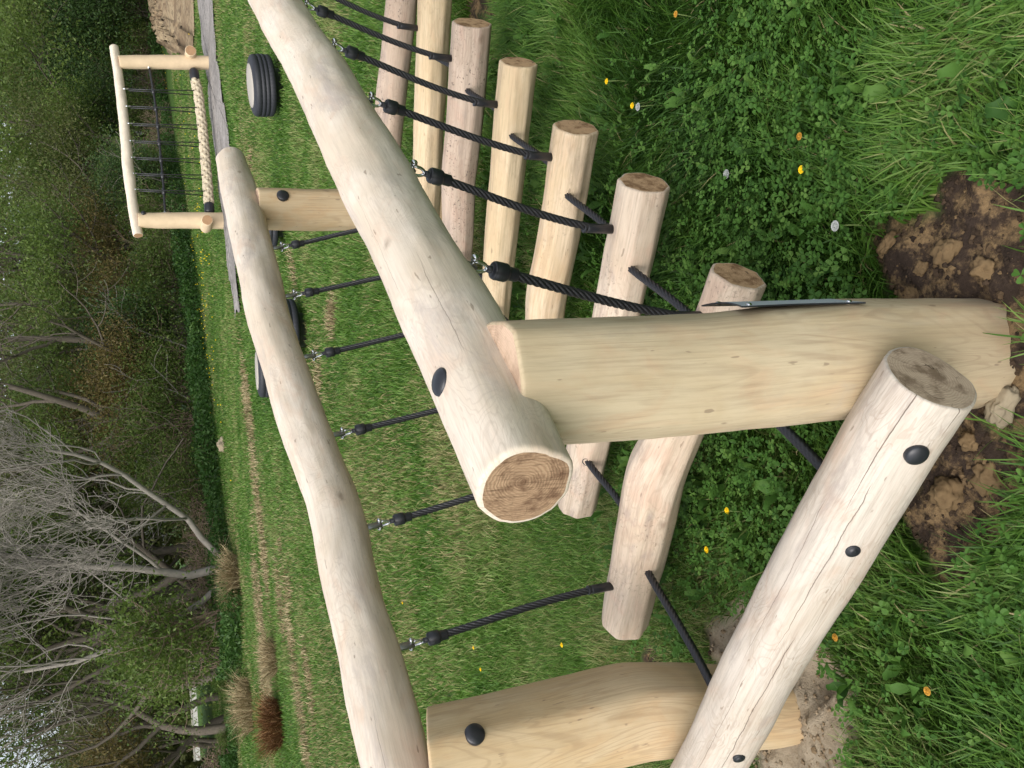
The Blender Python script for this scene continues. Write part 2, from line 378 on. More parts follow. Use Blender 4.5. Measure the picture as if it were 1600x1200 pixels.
M['nettle'] = leafy('verge_leaves', [(0, (.022, .062, .012)), (.5, (.045, .110, .020)), (1, (.095, .175, .038))], .35)

# ------------------------------------------------------------------ ground
def blob(X, Y, cx, cy, rx, ry, rot=0.0):
    c, s = math.cos(rot), math.sin(rot); dx, dy = X - cx, Y - cy
    return np.sqrt(((dx * c + dy * s) / rx) ** 2 + ((-dx * s + dy * c) / ry) ** 2)
def vnoise(X, Y, sc, seed=0):                      # smooth value noise, numpy
    x, y = np.asarray(X) * sc + seed * 17.3, np.asarray(Y) * sc - seed * 9.1
    xi, yi = np.floor(x).astype(np.int64), np.floor(y).astype(np.int64); xf, yf = x - xi, y - yi
    def h(a, b):
        n = (a * 374761393 + b * 668265263 + seed * 974711) & 0xffffffff
        n = ((n ^ (n >> 13)) * 1274126177) & 0xffffffff
        return ((n ^ (n >> 16)) & 0xffff) / 65535.0
    u, v = xf * xf * (3 - 2 * xf), yf * yf * (3 - 2 * yf)
    return (h(xi, yi) * (1 - u) + h(xi + 1, yi) * u) * (1 - v) + (h(xi, yi + 1) * (1 - u) + h(xi + 1, yi + 1) * u) * v
def fbm(X, Y, sc, seed=0, oc=4):
    t = 0; a = .5
    for o in range(oc): t = t + a * vnoise(X, Y, sc * 2 ** o, seed + o); a *= .5
    return t / (1 - .5 ** oc)
def soil_mask(X, Y):
    w = (fbm(X, Y, 7, 3) - .5) * 1.1
    d = np.minimum(blob(X, Y, -.78, 1.05, .29, .30), blob(X, Y, -1.90, 1.02, .27, .30))
    d = np.minimum(d, blob(X, Y, -.60, 1.13, .17, .17)); d = np.minimum(d, blob(X, Y, -1.02, .88, .24, .16)); d = np.minimum(d, blob(X, Y, -1.80, .86, .20, .15))
    d = np.minimum(d, blob(X, Y, -2.38, 1.50, .10, .05) + .2); pass; d = np.minimum(d, blob(X, Y, -.60, .70, .20, .16) + .25)
    d = np.minimum(d, blob(X, Y, -2.02, 4.1, .3, .25)); d = np.minimum(d, blob(X, Y, -.86, 4.1, .3, .25))
    return np.clip((1.05 - d - w) * 3.0, 0, 1)
def sand_mask(X, Y): return np.clip((1.25 - np.minimum(blob(X, Y, -1.80, .92, .42, .42), blob(X, Y, -2.02, 4.1, .4, .4)) - (fbm(X, Y, 5, 8) - .5)) * 3, 0, 1)
def terrain(X, Y):
    s = soil_mask(X, Y); far = np.clip((np.hypot(X, Y) - 5) / 10, 0, 1)
    z = (fbm(X, Y, .9, 21) - .5) * .03 + far * (fbm(X, Y, .25, 22) - .5) * .12
    hole = np.exp(-blob(X, Y, -1.74, .96, .075, .06) ** 2 * 1.2)
    z = z + s * ((fbm(X, Y, 9, 5) - .5) * .075 + (fbm(X, Y, 38, 6) - .5) * .030 + .004) - .07 * hole * s
    return z - .012
def axis_coords(lo, hi, fine, outer):
    a = list(np.arange(lo, hi, fine)); s = fine; x = hi
    while x < outer: a.append(x); s *= 1.16; x += s
    s = fine; x = lo - fine
    while x > -outer: a.insert(0, x); s *= 1.16; x -= s
    return np.array(a)
gx, gy = axis_coords(-2.7, .1, .012, 500), axis_coords(.45, 2.0, .012, 500)
GX, GY = np.meshgrid(gx, gy); mb = MB()
SM = soil_mask(GX, GY)
mb.add(np.stack([GX, GY, terrain(GX, GY)], -1).reshape(-1, 3), [grid_quads(len(gy), len(gx), False)], soil=SM.ravel(), sand=(sand_mask(GX, GY)).ravel())
def ground_mat():
    m, nt = new_mat('meadow_ground'); g = NT(nt); tc = g.n('ShaderNodeTexCoord').outputs['Object']
    n1, n2, n3 = g.noise(tc, .5, 5, .6), g.noise(tc, 3.2, 5, .65), g.noise(tc, 45, 4, .7)
    gr = g.mix(g.step(n1, .35, .65), (.040, .088, .017), (.070, .125, .027))
    gr = g.mix(g.math('MULTIPLY', g.step(n2, .55, .75), .5), gr, (.13, .115, .05))
    gr = g.mix(g.math('MULTIPLY', n3, .45), gr, (.022, .045, .011))
    s1, s2 = g.noise(tc, 16, 6, .7), g.noise(tc, 70, 4, .65)
    so = g.mix(g.step(s1, .45, .62), (.040, .028, .021), (.20, .135, .070))
    so = g.mix(g.math('MULTIPLY', g.step(s2, .45, .7), .55), so, (.028, .020, .015))
    sa = g.mix(g.step(s1, .32, .62), (.215, .17, .115), (.30, .25, .18))
    sa = g.mix(g.math('MULTIPLY', g.step(s2, .60, .74), .5), sa, (.12, .085, .055))
    so = g.mix(g.attr('sand', 'Fac'), so, sa)
    g.out(g.mix(g.attr('soil', 'Fac'), gr, so), .95, .12, g.math('ADD', s2, s1), .6, .012); return m
tag(mb.build('ground', ground_mat()), kind='structure')

# ------------------------------------------------------------------ the rope bridge frame
frame = empty('bridge_frame', (-1.4, 1.03, 0), 'peeled log bridge frame with two long wavy handrails on thick posts', 'climbing frame')
RX = -.86
rail_r = [(-.860, .862, 1.000, .0755), (-.853, 1.17, .985, .0865), (-.855, 1.424, .981, .0865), (-.86, 1.71, .984, .084), (-.86, 2.186, .989, .088), (-.86, 2.722, .985, .084), (-.86, 3.282, 1.005, .085), (-.86, 4.0, 1.02, .085), (-.86, 4.6, 1.03, .083)]
k2 = [(4.72, 1.046, .080), (4.348, 1.045, .088), (3.924, 1.045, .091), (3.556, 1.048, .090), (3.232, 1.053, .088), (2.95, 1.048, .084), (2.697, 1.038, .084), (2.473, 1.029, .083), (2.269, 1.016, .079), (2.085, 1.0, .083), (1.913, .996, .084), (1.754, 1.008, .080), (1.608, 1.011, .079), (1.476, 1.011, .080), (1.352, 1.01, .082), (1.238, 1.011, .084), (1.05, 1.016, .083), (.86, 1.018, .082), (.72, 1.016, .081)]
rail_l = [(-2.07, y * 1.035, 1.5 + (z - 1.5) * 1.035, r * 1.035) for y, z, r in k2][::-1]
rail_r = [(-.82, y * .9535, 1.5 + (z - 1.5) * .9535, r * .97) for _, y, z, r in rail_r]
for nm, tr, sd_ in (('handrail', rail_r, 1), ('handrail', rail_l, 2)):
    mb = MB(); a = np.array(tr); log_solid(mb, a[:, :3], a[:, 3], sd_, lump=.007)
    mb.build(nm, [M['rail'], M['end_dark']], frame)
def cap_disc(c, axis, r, parent, name='bolt_cap'):
    mb = MB(); lathe(mb, [(r * 1.0, -.02), (r, .002), (r * .97, .0065), (r * .85, .0095), (r * .5, .0125), (r * .06, .0135)], c, axis, 28); return mb.build(name, M['plastic'], parent)
posts = []
for (px, py, top, r0, r1, mt, sd_) in ((-.795, 1.03, 1.000, .112, .103, 'post', 3), (-1.92, 1.07, .985, .115, .110, 'post_warm', 4), (-2.06, 4.26, .965, .110, .107, 'post_warm', 5), (-.80, 4.26, .965, .110, .105, 'post', 6)):
    mb = MB(); pth, rds = [(px, py, -.15), (px + .006, py, .3), (px - .004, py, .65), (px, py, top)], [r0, r0, (r0 + r1) / 2, r1]
    if sd_ == 4: pth, rds = [(px + .005, py - .085, -.15), (px + .002, py - .08, .03), (px, py - .045, .14), (px + .004, py, .4), (px - .004, py, .65), (px, py, top)], [.088, .092, .106, r0, (r0 + r1) / 2, r1]
    log_solid(mb, pth, [q * 1.09 for q in rds], sd_, lump=.0055, chamfer=.006, facets=4, famt=.36, fphase=.125 if px > -1.5 else .25, fwob=.06)
    if sd_ == 4:                                   # this post's top is sawn on a slope that falls away under the rail
        for V in mb.V:
            k = np.clip((V[:, 2] - .80) / .2, 0, 1); V[:, 2] -= k * (.34 * np.clip((V[:, 1] - py) * .75 - (V[:, 0] - px) * .66 + .10, 0, 1))
    posts.append(mb.build('post', [M[mt], M['end_pink']], frame))
def cap_on(x, y, p0, ax_, r, rad, parent):
    q, n = hit_log(x, y, p0, ax_, r); return cap_disc(q - n * .003, n, rad, parent)
cap_on(689, 597, (-.82, 1.115, 1.009), (0, 1, 0), .079, .0235, frame.children[0])
cap_on(742, 1147, (-1.92, 1.07, .9), (0, 0, 1), .1195, .0245, posts[1])
cap_on(442, 305, (-2.06, 4.26, .9), (0, 0, 1), .113, .031, posts[2])
# the low cross beams bolted across the posts, near and far
cb = [(-.690, .84, .322, .079), (-.804, .85, .326, .080), (-.995, .85, .332, .081), (-1.214, .85, .336, .079), (-1.336, .85, .339, .076), (-1.472, .85, .340, .0755), (-1.624, .85, .336, .075), (-1.786, .85, .334, .075), (-2.0, .85, .332, .074), (-2.12, .85, .33, .073)]
mb = MB(); a = np.array(cb); log_solid(mb, a[:, :3], a[:, 3], 7, lump=.006, chamfer=.005)
cross = mb.build('cross_beam', [M['beam'], M['end_beam']], frame)
mb = MB(); log_solid(mb, [(-.62, 4.45, .27), (-1.4, 4.45, .275), (-2.3, 4.45, .27)], [.075, .078, .076], 8, lump=.005)
mb.build('cross_beam', [M['step_grey'], M['end_tan']], frame)
cap_on(1432, 710, (-.81, .85, .326), (1, 0, 0), .080, .0205, cross)
for hx, hy in ((1333, 862), (1155, 1186)):        # countersunk bolt holes: a dark recessed ring with its bolt end
    p, nrm = hit_log(hx, hy, (-1.1, .85, .335), (1, 0, 0), .0775); mb = MB()
    lathe(mb, [(.0135, -.01), (.0135, .0006), (.012, .0010), (.0080, .0008), (.0065, .0030), (.004, .0034)], p, nrm, 18); mb.build('bolt_hole', M['plastic'], cross)
# steel plaque wrapped on the outer side of the near post
def plaque():
    a0 = .45; nv_ = np.array([math.cos(a0), math.sin(a0), 0]); tv = np.array([-math.sin(a0), math.cos(a0), 0]); c0 = np.array([-.795, 1.03, 0])
    mb = MB(); uu = np.linspace(0, 1, 21); vv = np.linspace(-1, 1, 13); V = []
    def pos(u, v, t_):
        w_ = .058 - .010 * math.sin(math.pi * u); z = .335 + .235 * u + (.016 * v * v if u > .5 else -.016 * v * v) * abs(2 * u - 1) ** 2
        return c0 + nv_ * (.1165 + t_ - .010 * v * v * (v > 0)) + tv * w_ * v + np.array([0, 0, z])
    for t_ in (0.0, .0028):
        for u in uu:
            for v in vv: V.append(pos(u, v, t_))
    V = np.array(V); m_, n_ = len(uu), len(vv); q = grid_quads(m_, n_, False); N = m_ * n_
    rim = [(i * n_, (i + 1) * n_) for i in range(m_ - 1)] + [((i + 1) * n_ + n_ - 1, i * n_ + n_ - 1) for i in range(m_ - 1)] + [(j + 1, j) for j in range(n_ - 1)] + [((m_ - 1) * n_ + j, (m_ - 1) * n_ + j + 1) for j in range(n_ - 1)]
    mb.add(V, [q[:, ::-1], q + N, np.array([[a_, b_, b_ + N, a_ + N] for a_, b_ in rim])], [1, 0, 1])
    o = mb.build('plaque', [M['plaque'], M['plastic']], posts[0], smooth=False)
    for u in (.07, .93):
        for v in (-.78, .78):
            mb = MB(); lathe(mb, [(.0055, -.003), (.0055, .0012), (.0035, .0032), (.0005, .0036)], pos(u, v, .0028), nv_, 12); mb.build('screw', M['chrome'], o)
plaque()

# ------------------------------------------------------------------ the swinging steps with their hanger ropes
def bezier(p0, p1, p2, p3, n):
    t = np.linspace(0, 1, n)[:, None]; return (1 - t) ** 3 * p0 + 3 * t * (1 - t) ** 2 * p1 + 3 * t * t * (1 - t) * p2 + t ** 3 * p3
ROPE = .0110
def hanger(root, top, foot, bend):
    """top: where the bracket leaves the rail's underside; foot: where the sleeve enters the step"""
    d = unit(foot - top); sl_len = .080
    sl_top = foot + np.array([0, 0, sl_len]) + (top - foot) * .02
    br = top - np.array([0, 0, .0]); sh = top + d * .050; fe = sh + d * .047
    mb = MB(); P = bezier(fe + d * .02, fe + (sl_top - fe) * .4, sl_top + np.array([0, 0, .16]) + bend, sl_top - np.array([0, 0, .03]), 230)
    tube(mb, P, ROPE, 36, twist=(58.0, 6, .42)); hr = mb.build('hanger_rope', M['rope'], root)
    mb = MB(); lathe(mb, [(.0075, -.014), (.0080, -.003), (.0083, -.001), (.0150, -.001), (.0170, .000), (.0190, .0025), (.0194, .0045), (.0194, .0052), (.0200, .0060), (.0200, .030), (.0194, .032), (.0165, .036), (.0158, .0365), (.0152, .0372), (.0148, .0385), (.0148, .056), (.0142, .058), (.0118, .0585)], fe, d, 28)
    mb.build('ferrule', M['plastic'], hr)
    mb = MB(); sd2 = unit(foot - sl_top); lathe(mb, [(.0100, -.004), (.0134, -.0036), (.0138, -.003), (.0138, .004), (.0134, .0046), (.0124, .005), (.0124, .008), (.0130, .0085), (.0133, .0095), (.0133, sl_len + .012)], sl_top, sd2, 22); mb.build('sleeve', M['plastic'], hr)
    # shackle: two cheeks with ball-headed pin, closed bow round the ferrule eye
    x = unit(np.cross(d, (0, 1, .1))); y = np.cross(d, x); mb = MB()
    for s_ in (-1, 1):
        pass
    bow = [sh + x * .0105 * math.cos(a_) + d * (.012 + .022 * math.sin(a_)) for a_ in np.linspace(0, math.pi, 13)]
    bow = [sh + x * .0105 - d * .004] + bow + [sh - x * .0105 - d * .004]
    tube(mb, np.array(bow), .0042, 9); tube(mb, np.array([sh - x * .015, sh + x * .015]), .0040, 9)
    sphere(mb, sh - x * .0175, .0088, 8); sphere(mb, sh + x * .0175, .0088, 8); mb.build('shackle', M['chrome'], hr)
    mb = MB(); box(mb, top + d * .018, x * .0035, y * .0105, d * .040); mb.build('bracket', M['steel'], hr)
RY = [1.49, 1.965, 2.435, 2.93, 3.40, 3.84]; LY = [1.49, 1.965, 2.435, 2.93, 3.40, 3.84]
def rail_at(tr, Y):
    a = np.array(tr); o = np.argsort(a[:, 1]); return [np.interp(Y, a[o, 1], a[o, k]) for k in (0, 2, 3)]
SPEC = [  # right end, left end, radii, material, label
    ((-.905, 1.545, .172), (-2.085, 1.46, .195), (.068, .084, .076), 'step_pink', 'end_step', 'broad pinkish hewn step log passing low behind the thick near post'),
    ((-.893, 2.05, .182), (-2.035, 1.92, .172), (.071, .074, .067), 'step_pink', 'end_step', 'pale faceted step log with pink cream end grain, second from the near posts'),
    ((-.925, 2.55, .173), (-2.06, 2.36, .178), (.071, .070, .067), 'step_pale', 'end_step', 'cream step log with an orange knotty end, third from the near posts'),
    ((-.885, 3.08, .190), (-2.06, 2.82, .185), (.065, .065, .062), 'step_yellow', 'end_step', 'yellowish faceted step log between the cream step and the grey speckled step'),
    ((-.880, 3.55, .222), (-2.08, 3.30, .20), (.076, .074, .068), 'step_grey', 'end_step', 'grey pink step log covered in dark specks, fifth from the near posts'),
    ((-.800, 4.00, .255), (-2.06, 3.76, .22), (.072, .070, .066), 'step_yellow', 'end_step', 'smooth yellow step log beyond the grey speckled step, last swinging step before the far posts'),
]
prev = None
for i, (re, le, rr, mt, en, lab) in enumerate(SPEC):
    k_ = RY[i] / re[1]; re = np.array([re[0] * k_, RY[i], 1.5 + (re[2] - 1.5) * k_]); k_ = LY[i] / le[1]; le = np.array([le[0] * k_, LY[i], 1.5 + (le[2] - 1.5) * k_]); root = empty('swinging_step', tuple((re + le) / 2), lab, 'step', 'log steps hung from the handrails')
    mb = MB(); bw = .042 if i == 0 else 0.0; mid = (re + le) / 2 + np.array([0, .012 * (-1) ** i, .008 + bw]); q1 = re * .7 + le * .3 + np.array([0, -.006, .004 + bw * .6]); q2 = re * .3 + le * .7 + np.array([0, .008, -.003 + bw * .75])
    log_solid(mb, [re, q1, mid, q2, le], [rr[0], rr[0] * 1.0, rr[1], rr[1] * .98, rr[2]], 20 + i, lump=.005, facets=(7, 8, 8, 8, 9, 8)[i], famt=.85, fphase=(.1, .35, .2, .3, .1, .4)[i], chamfer=.007)
    mb.build('step_log', [M[mt], M[en]], root)
    xr, zr, rrad = rail_at(rail_r, RY[i]); xl, zl, rl = rail_at(rail_l, LY[i])
    tr_, tl_ = -.985 - .012 * (i % 2), -1.94 + .012 * (i % 2)
    f = lambda X, re=re, le=le: re + (le - re) * ((X - re[0]) / (le[0] - re[0]))
    hanger(root, np.array([xr - .008, RY[i], zr - rrad + .012]), f(tr_) + np.array([0, 0, rr[0] - .006]), np.array([.035, 0, 0]))
    hanger(root, np.array([xl + .008, LY[i], zl - rl + .012]), f(tl_) + np.array([0, 0, rr[2] - .004]), np.array([-.012, 0, 0]))
    for X in (-1.085, -1.82):                       # the rope lines that tie each step to the one before it
        a_ = f(X) + np.array([0, -rr[1] * .62, .028])
        if prev is None: b_ = np.array([X + (.09 if X > -1.4 else .12), .915, .31]); s0 = .02
        else:
            pf, pr = prev; b_ = pf(X + .02) + np.array([0, pr * .8, .0]); s0 = .035
        mid = (a_ + b_) / 2 - np.array([0, 0, s0]); mb = MB(); out = np.array([0, -.055, .012])
        P = bezier(a_ - out * .5, a_ + out, mid, b_, 120); tube(mb, P, ROPE * 1.04, 36, twist=(58.0, 6, .42))
        mb.build('link_rope', M['rope'], root)
        mb = MB(); nrm = unit((0, -.80, .60)); 
        lathe(mb, [(.0145, -.01), (.0145, .0012), (.0128, .0016), (.0115, -.004)], a_ + np.array([0, -.010, .004]), nrm, 18); mb.build('bush_ring', M['plastic'], root)
    prev = (f, rr[1])

# ------------------------------------------------------------------ the rope balance frame farther up the meadow
fa, fb = gpt(326, 97), gpt(350, 345)
fdir = unit(fb - fa); fn = np.array([-fdir[1], fdir[0], 0.0])
def fp(x, y, off=0.0): return at_plane(x, y, fa + fn * off, fn)
ff = empty('balance_rope_frame', tuple((fa + fb) / 2), 'slim wooden frame beside the gravel path, with a thick tan plaited rope to walk on', 'climbing frame')
def fpart(name, mat, pts, rad, seed, **k):
    mb = MB(); log_solid(mb, pts, rad, seed, step=.07, n=20, lump=.012, chamfer=.012, **k); return mb.build(name, [M[mat], M['farend']], ff)
pa, pb = fp(186, 97), fp(216, 344)
fpart('post', 'farwood', [fa - [0, 0, .2], fa * .5 + pa * .5, pa], [.150, .148, .135], 31)
fpart('post', 'farwood', [fb - [0, 0, .2], fb * .5 + pb * .5, pb], [.165, .160, .150], 32)
fpart('top_beam', 'farwood_pale', [fp(x, y, -.06) for x, y in ((178, 73), (186, 125), (195, 200), (200, 262), (208, 325), (216, 368))], [.085, .095, .10, .11, .10, .095], 33)
tov = unit(CAMP * [1, 1, 0] - (fa + fb) / 2)
side = np.array([tov[0], tov[1], 0.0]); sgn = 1 if fn @ side > 0 else -1
p = fp(297, 88); fpart('foot_log', 'farwood', [p - fn * sgn * .10, p + fn * sgn * .30 + fdir * .10], [.115, .115], 34)
p = fp(322, 352); fpart('foot_log', 'farwood', [p - fn * sgn * .10, p + fn * sgn * .40 + fdir * .12], [.11, .11], 35)
def plait(pts, r):
    mb = MB(); P = smooth_path(pts, 260, 6); T, X, Yv = frames(P); s = np.concatenate([[0], np.cumsum(np.linalg.norm(np.diff(P, axis=0), axis=1))])
    for k in range(8):
        sg = 1 if k % 2 else -1; ph = (k // 2) * math.pi / 2 + (0 if sg > 0 else math.pi / 4); a = ph + sg * s * 2 * math.pi / .62
        rr = r * .66 * (1 + .10 * np.sin(2 * a * 2 + k * 1.6))
        Q = P + rr[:, None] * (np.cos(a)[:, None] * X + np.sin(a)[:, None] * Yv); tube(mb, Q, r * .40, 8)
    tube(mb, P, r * .6, 10)
    return mb
pr = [fp(x, y) for x, y in ((305, 126), (310, 147), (316.5, 200), (321, 250), (324.5, 290), (326.5, 318))]
plait(pr, .098).build('walking_rope', M['braid'], ff)
for a_, b_ in (((302.5, 108), (305, 127)), ((326.5, 317), (327.5, 334))):
    mb = MB(); q = resample([fp(*a_), fp(*b_)], 9); tube(mb, q, [.06, .093, .098, .10, .10, .10, .098, .094, .07], 20); mb.build('rope_end_cap', M['plastic'], ff)
hand = [(233.5, 107), (240, 143), (245.5, 183), (250, 233), (255, 283), (258, 331)]
hx = [h[1] for h in hand]
mb = MB(); tube(mb, smooth_path([fp(*h) for h in hand], 60, 4), .022, 10); mb.build('hand_rope', M['rope'], ff)
for k, y in enumerate((145, 172, 199, 226, 252, 277, 302)):
    bx_ = np.interp(y - 6, [73, 125, 200, 262, 325, 368], [178, 186, 195, 200, 208, 216]) + 9; ry = np.interp(y, [126, 147, 200, 250, 290, 318], [305, 310, 316.5, 321, 324.5, 326.5]) - 6
    hy_ = np.interp(y - 3, hx, [h[0] for h in hand]); top = fp(bx_, y - 6); kn = fp(hy_, y - 3); ft = fp(ry, y)
    mb = MB(); tube(mb, [top, kn + fn * .03, ft + fn * .08], .011, 7); d2 = fp(bx_, y - 3.5); tube(mb, [d2 - [0, 0, .05], kn - fn * .03, ft - fn * .08], .011, 7)
    vr = mb.build('net_rope', M['rope'], ff); tag(vr, 'thin black net rope pair hung from the top beam')
    mb = MB(); tube(mb, [top + [0, 0, .08], top - [0, 0, .05]], .020, 8); mb.build('shackle', M['chrome'], vr)
    mb = MB(); tube(mb, [kn - fdir * .07, kn + fdir * .07], .035, 8); mb.build('knot_clamp', M['plastic'], vr)
mb = MB(); bp_ = fp(224.5, 339) + fn * sgn * .15; lathe(mb, [(.045, -.04), (.045, .01), (.01, .022)], bp_, fn * sgn, 14); mb.build('bolt_cap', M['plastic'], ff)
for a_, b_ in (((231, 101), (233.5, 107)), ((258, 331), (259, 336))):
    mb = MB(); tube(mb, [fp(*a_), fp(*b_)], .028, 8); mb.build('rope_hook', M['chrome'], ff)

# ------------------------------------------------------------------ stepping tyres
def tyre(c, rot, R, h, label, tilt=(0, 0)):
    root = empty('stepping_tyre', (0, 0, 0), label, 'tyre', 'tyre stepping stones on the meadow')
    n = 192; prof = [(.60, .05), (.66, .0), (.80, .012), (.91, .05), (.965, .10), (.985, .16), (.99, .30), (.975, .31), (.975, .335), (.992, .345), (1.0, .47), (.982, .48), (.982, .52), (1.0, .53), (.992, .655), (.975, .665), (.975, .69), (.99, .70), (.985, .84), (.965, .90), (.91, .95), (.80, .988), (.70, 1.0), (.64, .97)]
    th = np.linspace(0, 2 * math.pi, n, endpoint=False); V = []
    for i, (rr, hh) in enumerate(prof):
        blk = 1 - .014 * (((np.arange(n) + i * 2) % 4) < 1) * (rr > .963)
        V.append(np.stack([R * rr * blk * np.cos(th), R * rr * blk * np.sin(th), np.full(n, .07 + hh * h)], 1))
    mb = MB(); mb.add(np.concatenate(V), [grid_quads(len(prof), n)]); mb.build('tyre', M['rubber'], root)
    mb = MB(); lathe(mb, [(R * .2, .07 + h * .80), (R * .70, .07 + h * .85), (R * .71, .07 + h * .99), (R * .69, .07 + h * 1.03), (R * .4, .07 + h * 1.05), (R * .02, .07 + h * 1.055)], (0, 0, 0), (0, 0, 1), 48); mb.build('top_disc', M['concrete'], root)
    mb = MB(); lathe(mb, [(R * .55, -.12), (R * .55, .06), (R * .62, .065), (R * .62, .10), (R * .3, .11)], (0, 0, 0), (0, 0, 1), 32); mb.build('base_plate', M['steel'], root)
    root.location = c; root.rotation_euler = (tilt[0], tilt[1], rot); return root
t1 = gpt(437, 134); tyre((t1[0], t1[1], 0), .4, .335, .25, 'black car tyre lying flat with a pale disc on top, alone beside the bleached handrail', (.02, -.06))
t2 = gpt(443, 578); tyre((t2[0], t2[1], 0), 1.1, .335, .25, 'tyre whose pale top disc peeks out over the left edge of the far handrail', (-.03, .03))
t3 = gpt(474, 515); tyre((t3[0], t3[1], 0), 2.0, .335, .25, 'black tyre partly hidden beneath the far handrail, by worn pale soil')
t4 = gpt(441, 345); tyre((t4[0], t4[1], 0), 2.7, .335, .25, 'tyre showing only a dark sliver behind the far left post')

# ------------------------------------------------------------------ path, bank, far pasture
def patch(name, pix, mat, z=.012, sub=.35, kind='structure', rough=.0, tex=None):
    pts = np.array([gpt(*p)[:2] for p in pix]); pts = resample(np.vstack([pts, pts[:1]]), 240)[:-1]
    jit = np.array([[fbm(p[0] * 1.0, p[1], 2.2, 31, 5) - .5, fbm(p[0], p[1], 2.2, 32, 5) - .5] for p in pts]); pts = pts + jit * sub
    c = pts.mean(0); V = []; ks = np.linspace(1, .02, 44)
    for k in ks:
        q = c + (pts - c) * k; e = 1 - k
        zz = terrain(q[:, 0], q[:, 1]) + z + rough * np.minimum(1, e * 4) * (fbm(q[:, 0], q[:, 1], 1.1, 40) + .45 * fbm(q[:, 0], q[:, 1], 6, 44) - .2); V.append(np.column_stack([q, zz]))
    mb = MB(); mb.add(np.concatenate(V), [grid_quads(len(ks), len(pts))]); return tag(mb.build(name, mat), kind=kind)
def mottled(name, a, b, c_, sc=3.0, sc2=40):
    m, nt = new_mat(name); g = NT(nt); tc = g.n('ShaderNodeTexCoord').outputs['Object']
    n1, n2 = g.noise(tc, sc, 5, .65), g.noise(tc, sc2, 4, .7)
    col = g.mix(g.step(n1, .38, .62), a, b); col = g.mix(g.math('MULTIPLY', g.step(n2, .45, .65), .7), col, c_); g.out(col, .95, .15, n2, .7, .02); return m
M['gravel'] = mottled('grey_gravel', (.22, .205, .19), (.31, .29, .27), (.13, .12, .11), 1.1, 11)
M['bank'] = mottled('brown_bank', (.19, .135, .08), (.30, .235, .145), (.075, .05, .035), .9, 7)
PATH = [(305, -60), (309, 0), (316, 60), (323, 105), (330, 170), (336, 230), (343, 300), (352, 370), (361, 430), (371, 486), (377, 492), (377, 470), (372, 420), (366, 370), (361, 300), (358, 245), (354, 200), (347, 150), (338, 90), (333, 0), (331, -60)]
patch('gravel_path', PATH, M['gravel'], z=.035, sub=.9)
patch('soil_bank', [(243, -40), (247, 20), (252, 45), (262, 70), (272, 84), (303, 82), (305, 40), (304, 0), (302, -40)], M['bank'], z=.05, sub=.9, rough=.75)

# ------------------------------------------------------------------ grass, clover, weeds (nobody could count them)
FWD = math.atan2(CM[1, 2], CM[0, 2])
def straw_mask(X, Y):
    d = np.full(np.shape(X), 9.0)
    for x, y, rx, ry, ro in STRAW: 
        c = gpt(x, y); d = np.minimum(d, blob(X, Y, c[0], c[1], rx, ry, ro))
    return np.clip((1.2 - d - (fbm(X, Y, 1.3, 50) - .5) * 2.6) * 1.2, 0, .85)
SA = math.atan2(-2.5, -1.2)
STRAW = [(388, 620, 1.0, .45, SA), (398, 690, 1.1, .40, SA), (402, 750, .9, .35, SA), (440, 950, .55, .30, SA), (455, 1000, .8, .22, SA), (465, 1060, .8, .25, SA), (475, 1130, .8, .30, SA), (450, 900, .5, .22, SA), (405, 960, .9, .4, SA), (420, 1080, .9, .4, SA), (395, 265, .35, .12, 0), (520, 480, .25, .12, 0), (415, 870, 1.0, .3, SA), (412, 1000, 1.3, .7, SA), (425, 1090, 1.0, .5, SA), (480, 1050, .6, .25, SA), (440, 860, .6, .2, SA), (500, 600, .3, .16, .6), (460, 420, .35, .16, 1.0)]
def on_path(X, Y):
    P = np.array([gpt(*p)[:2] for p in PATH]); ins = np.zeros(np.shape(X), bool); j = len(P) - 1
    for i in range(len(P)):
        c = ((P[i, 1] > Y) != (P[j, 1] > Y)) & (X < (P[j, 0] - P[i, 0]) * (Y - P[i, 1]) / (P[j, 1] - P[i, 1] + 1e-12) + P[i, 0]); ins ^= c; j = i
    return ins
def sow(n, d0, d1, half, power):
    """random ground points; density falls as 1/d**power"""
    u = rng.random(n)
    if abs(power - 2) < 1e-6: d = d0 * (d1 / d0) ** u
    else:
        k = 2 - power; d = (d0 ** k + u * (d1 ** k - d0 ** k)) ** (1 / k)
    a = FWD + (rng.random(n) * 2 - 1) * half
    return d * np.cos(a), d * np.sin(a), d
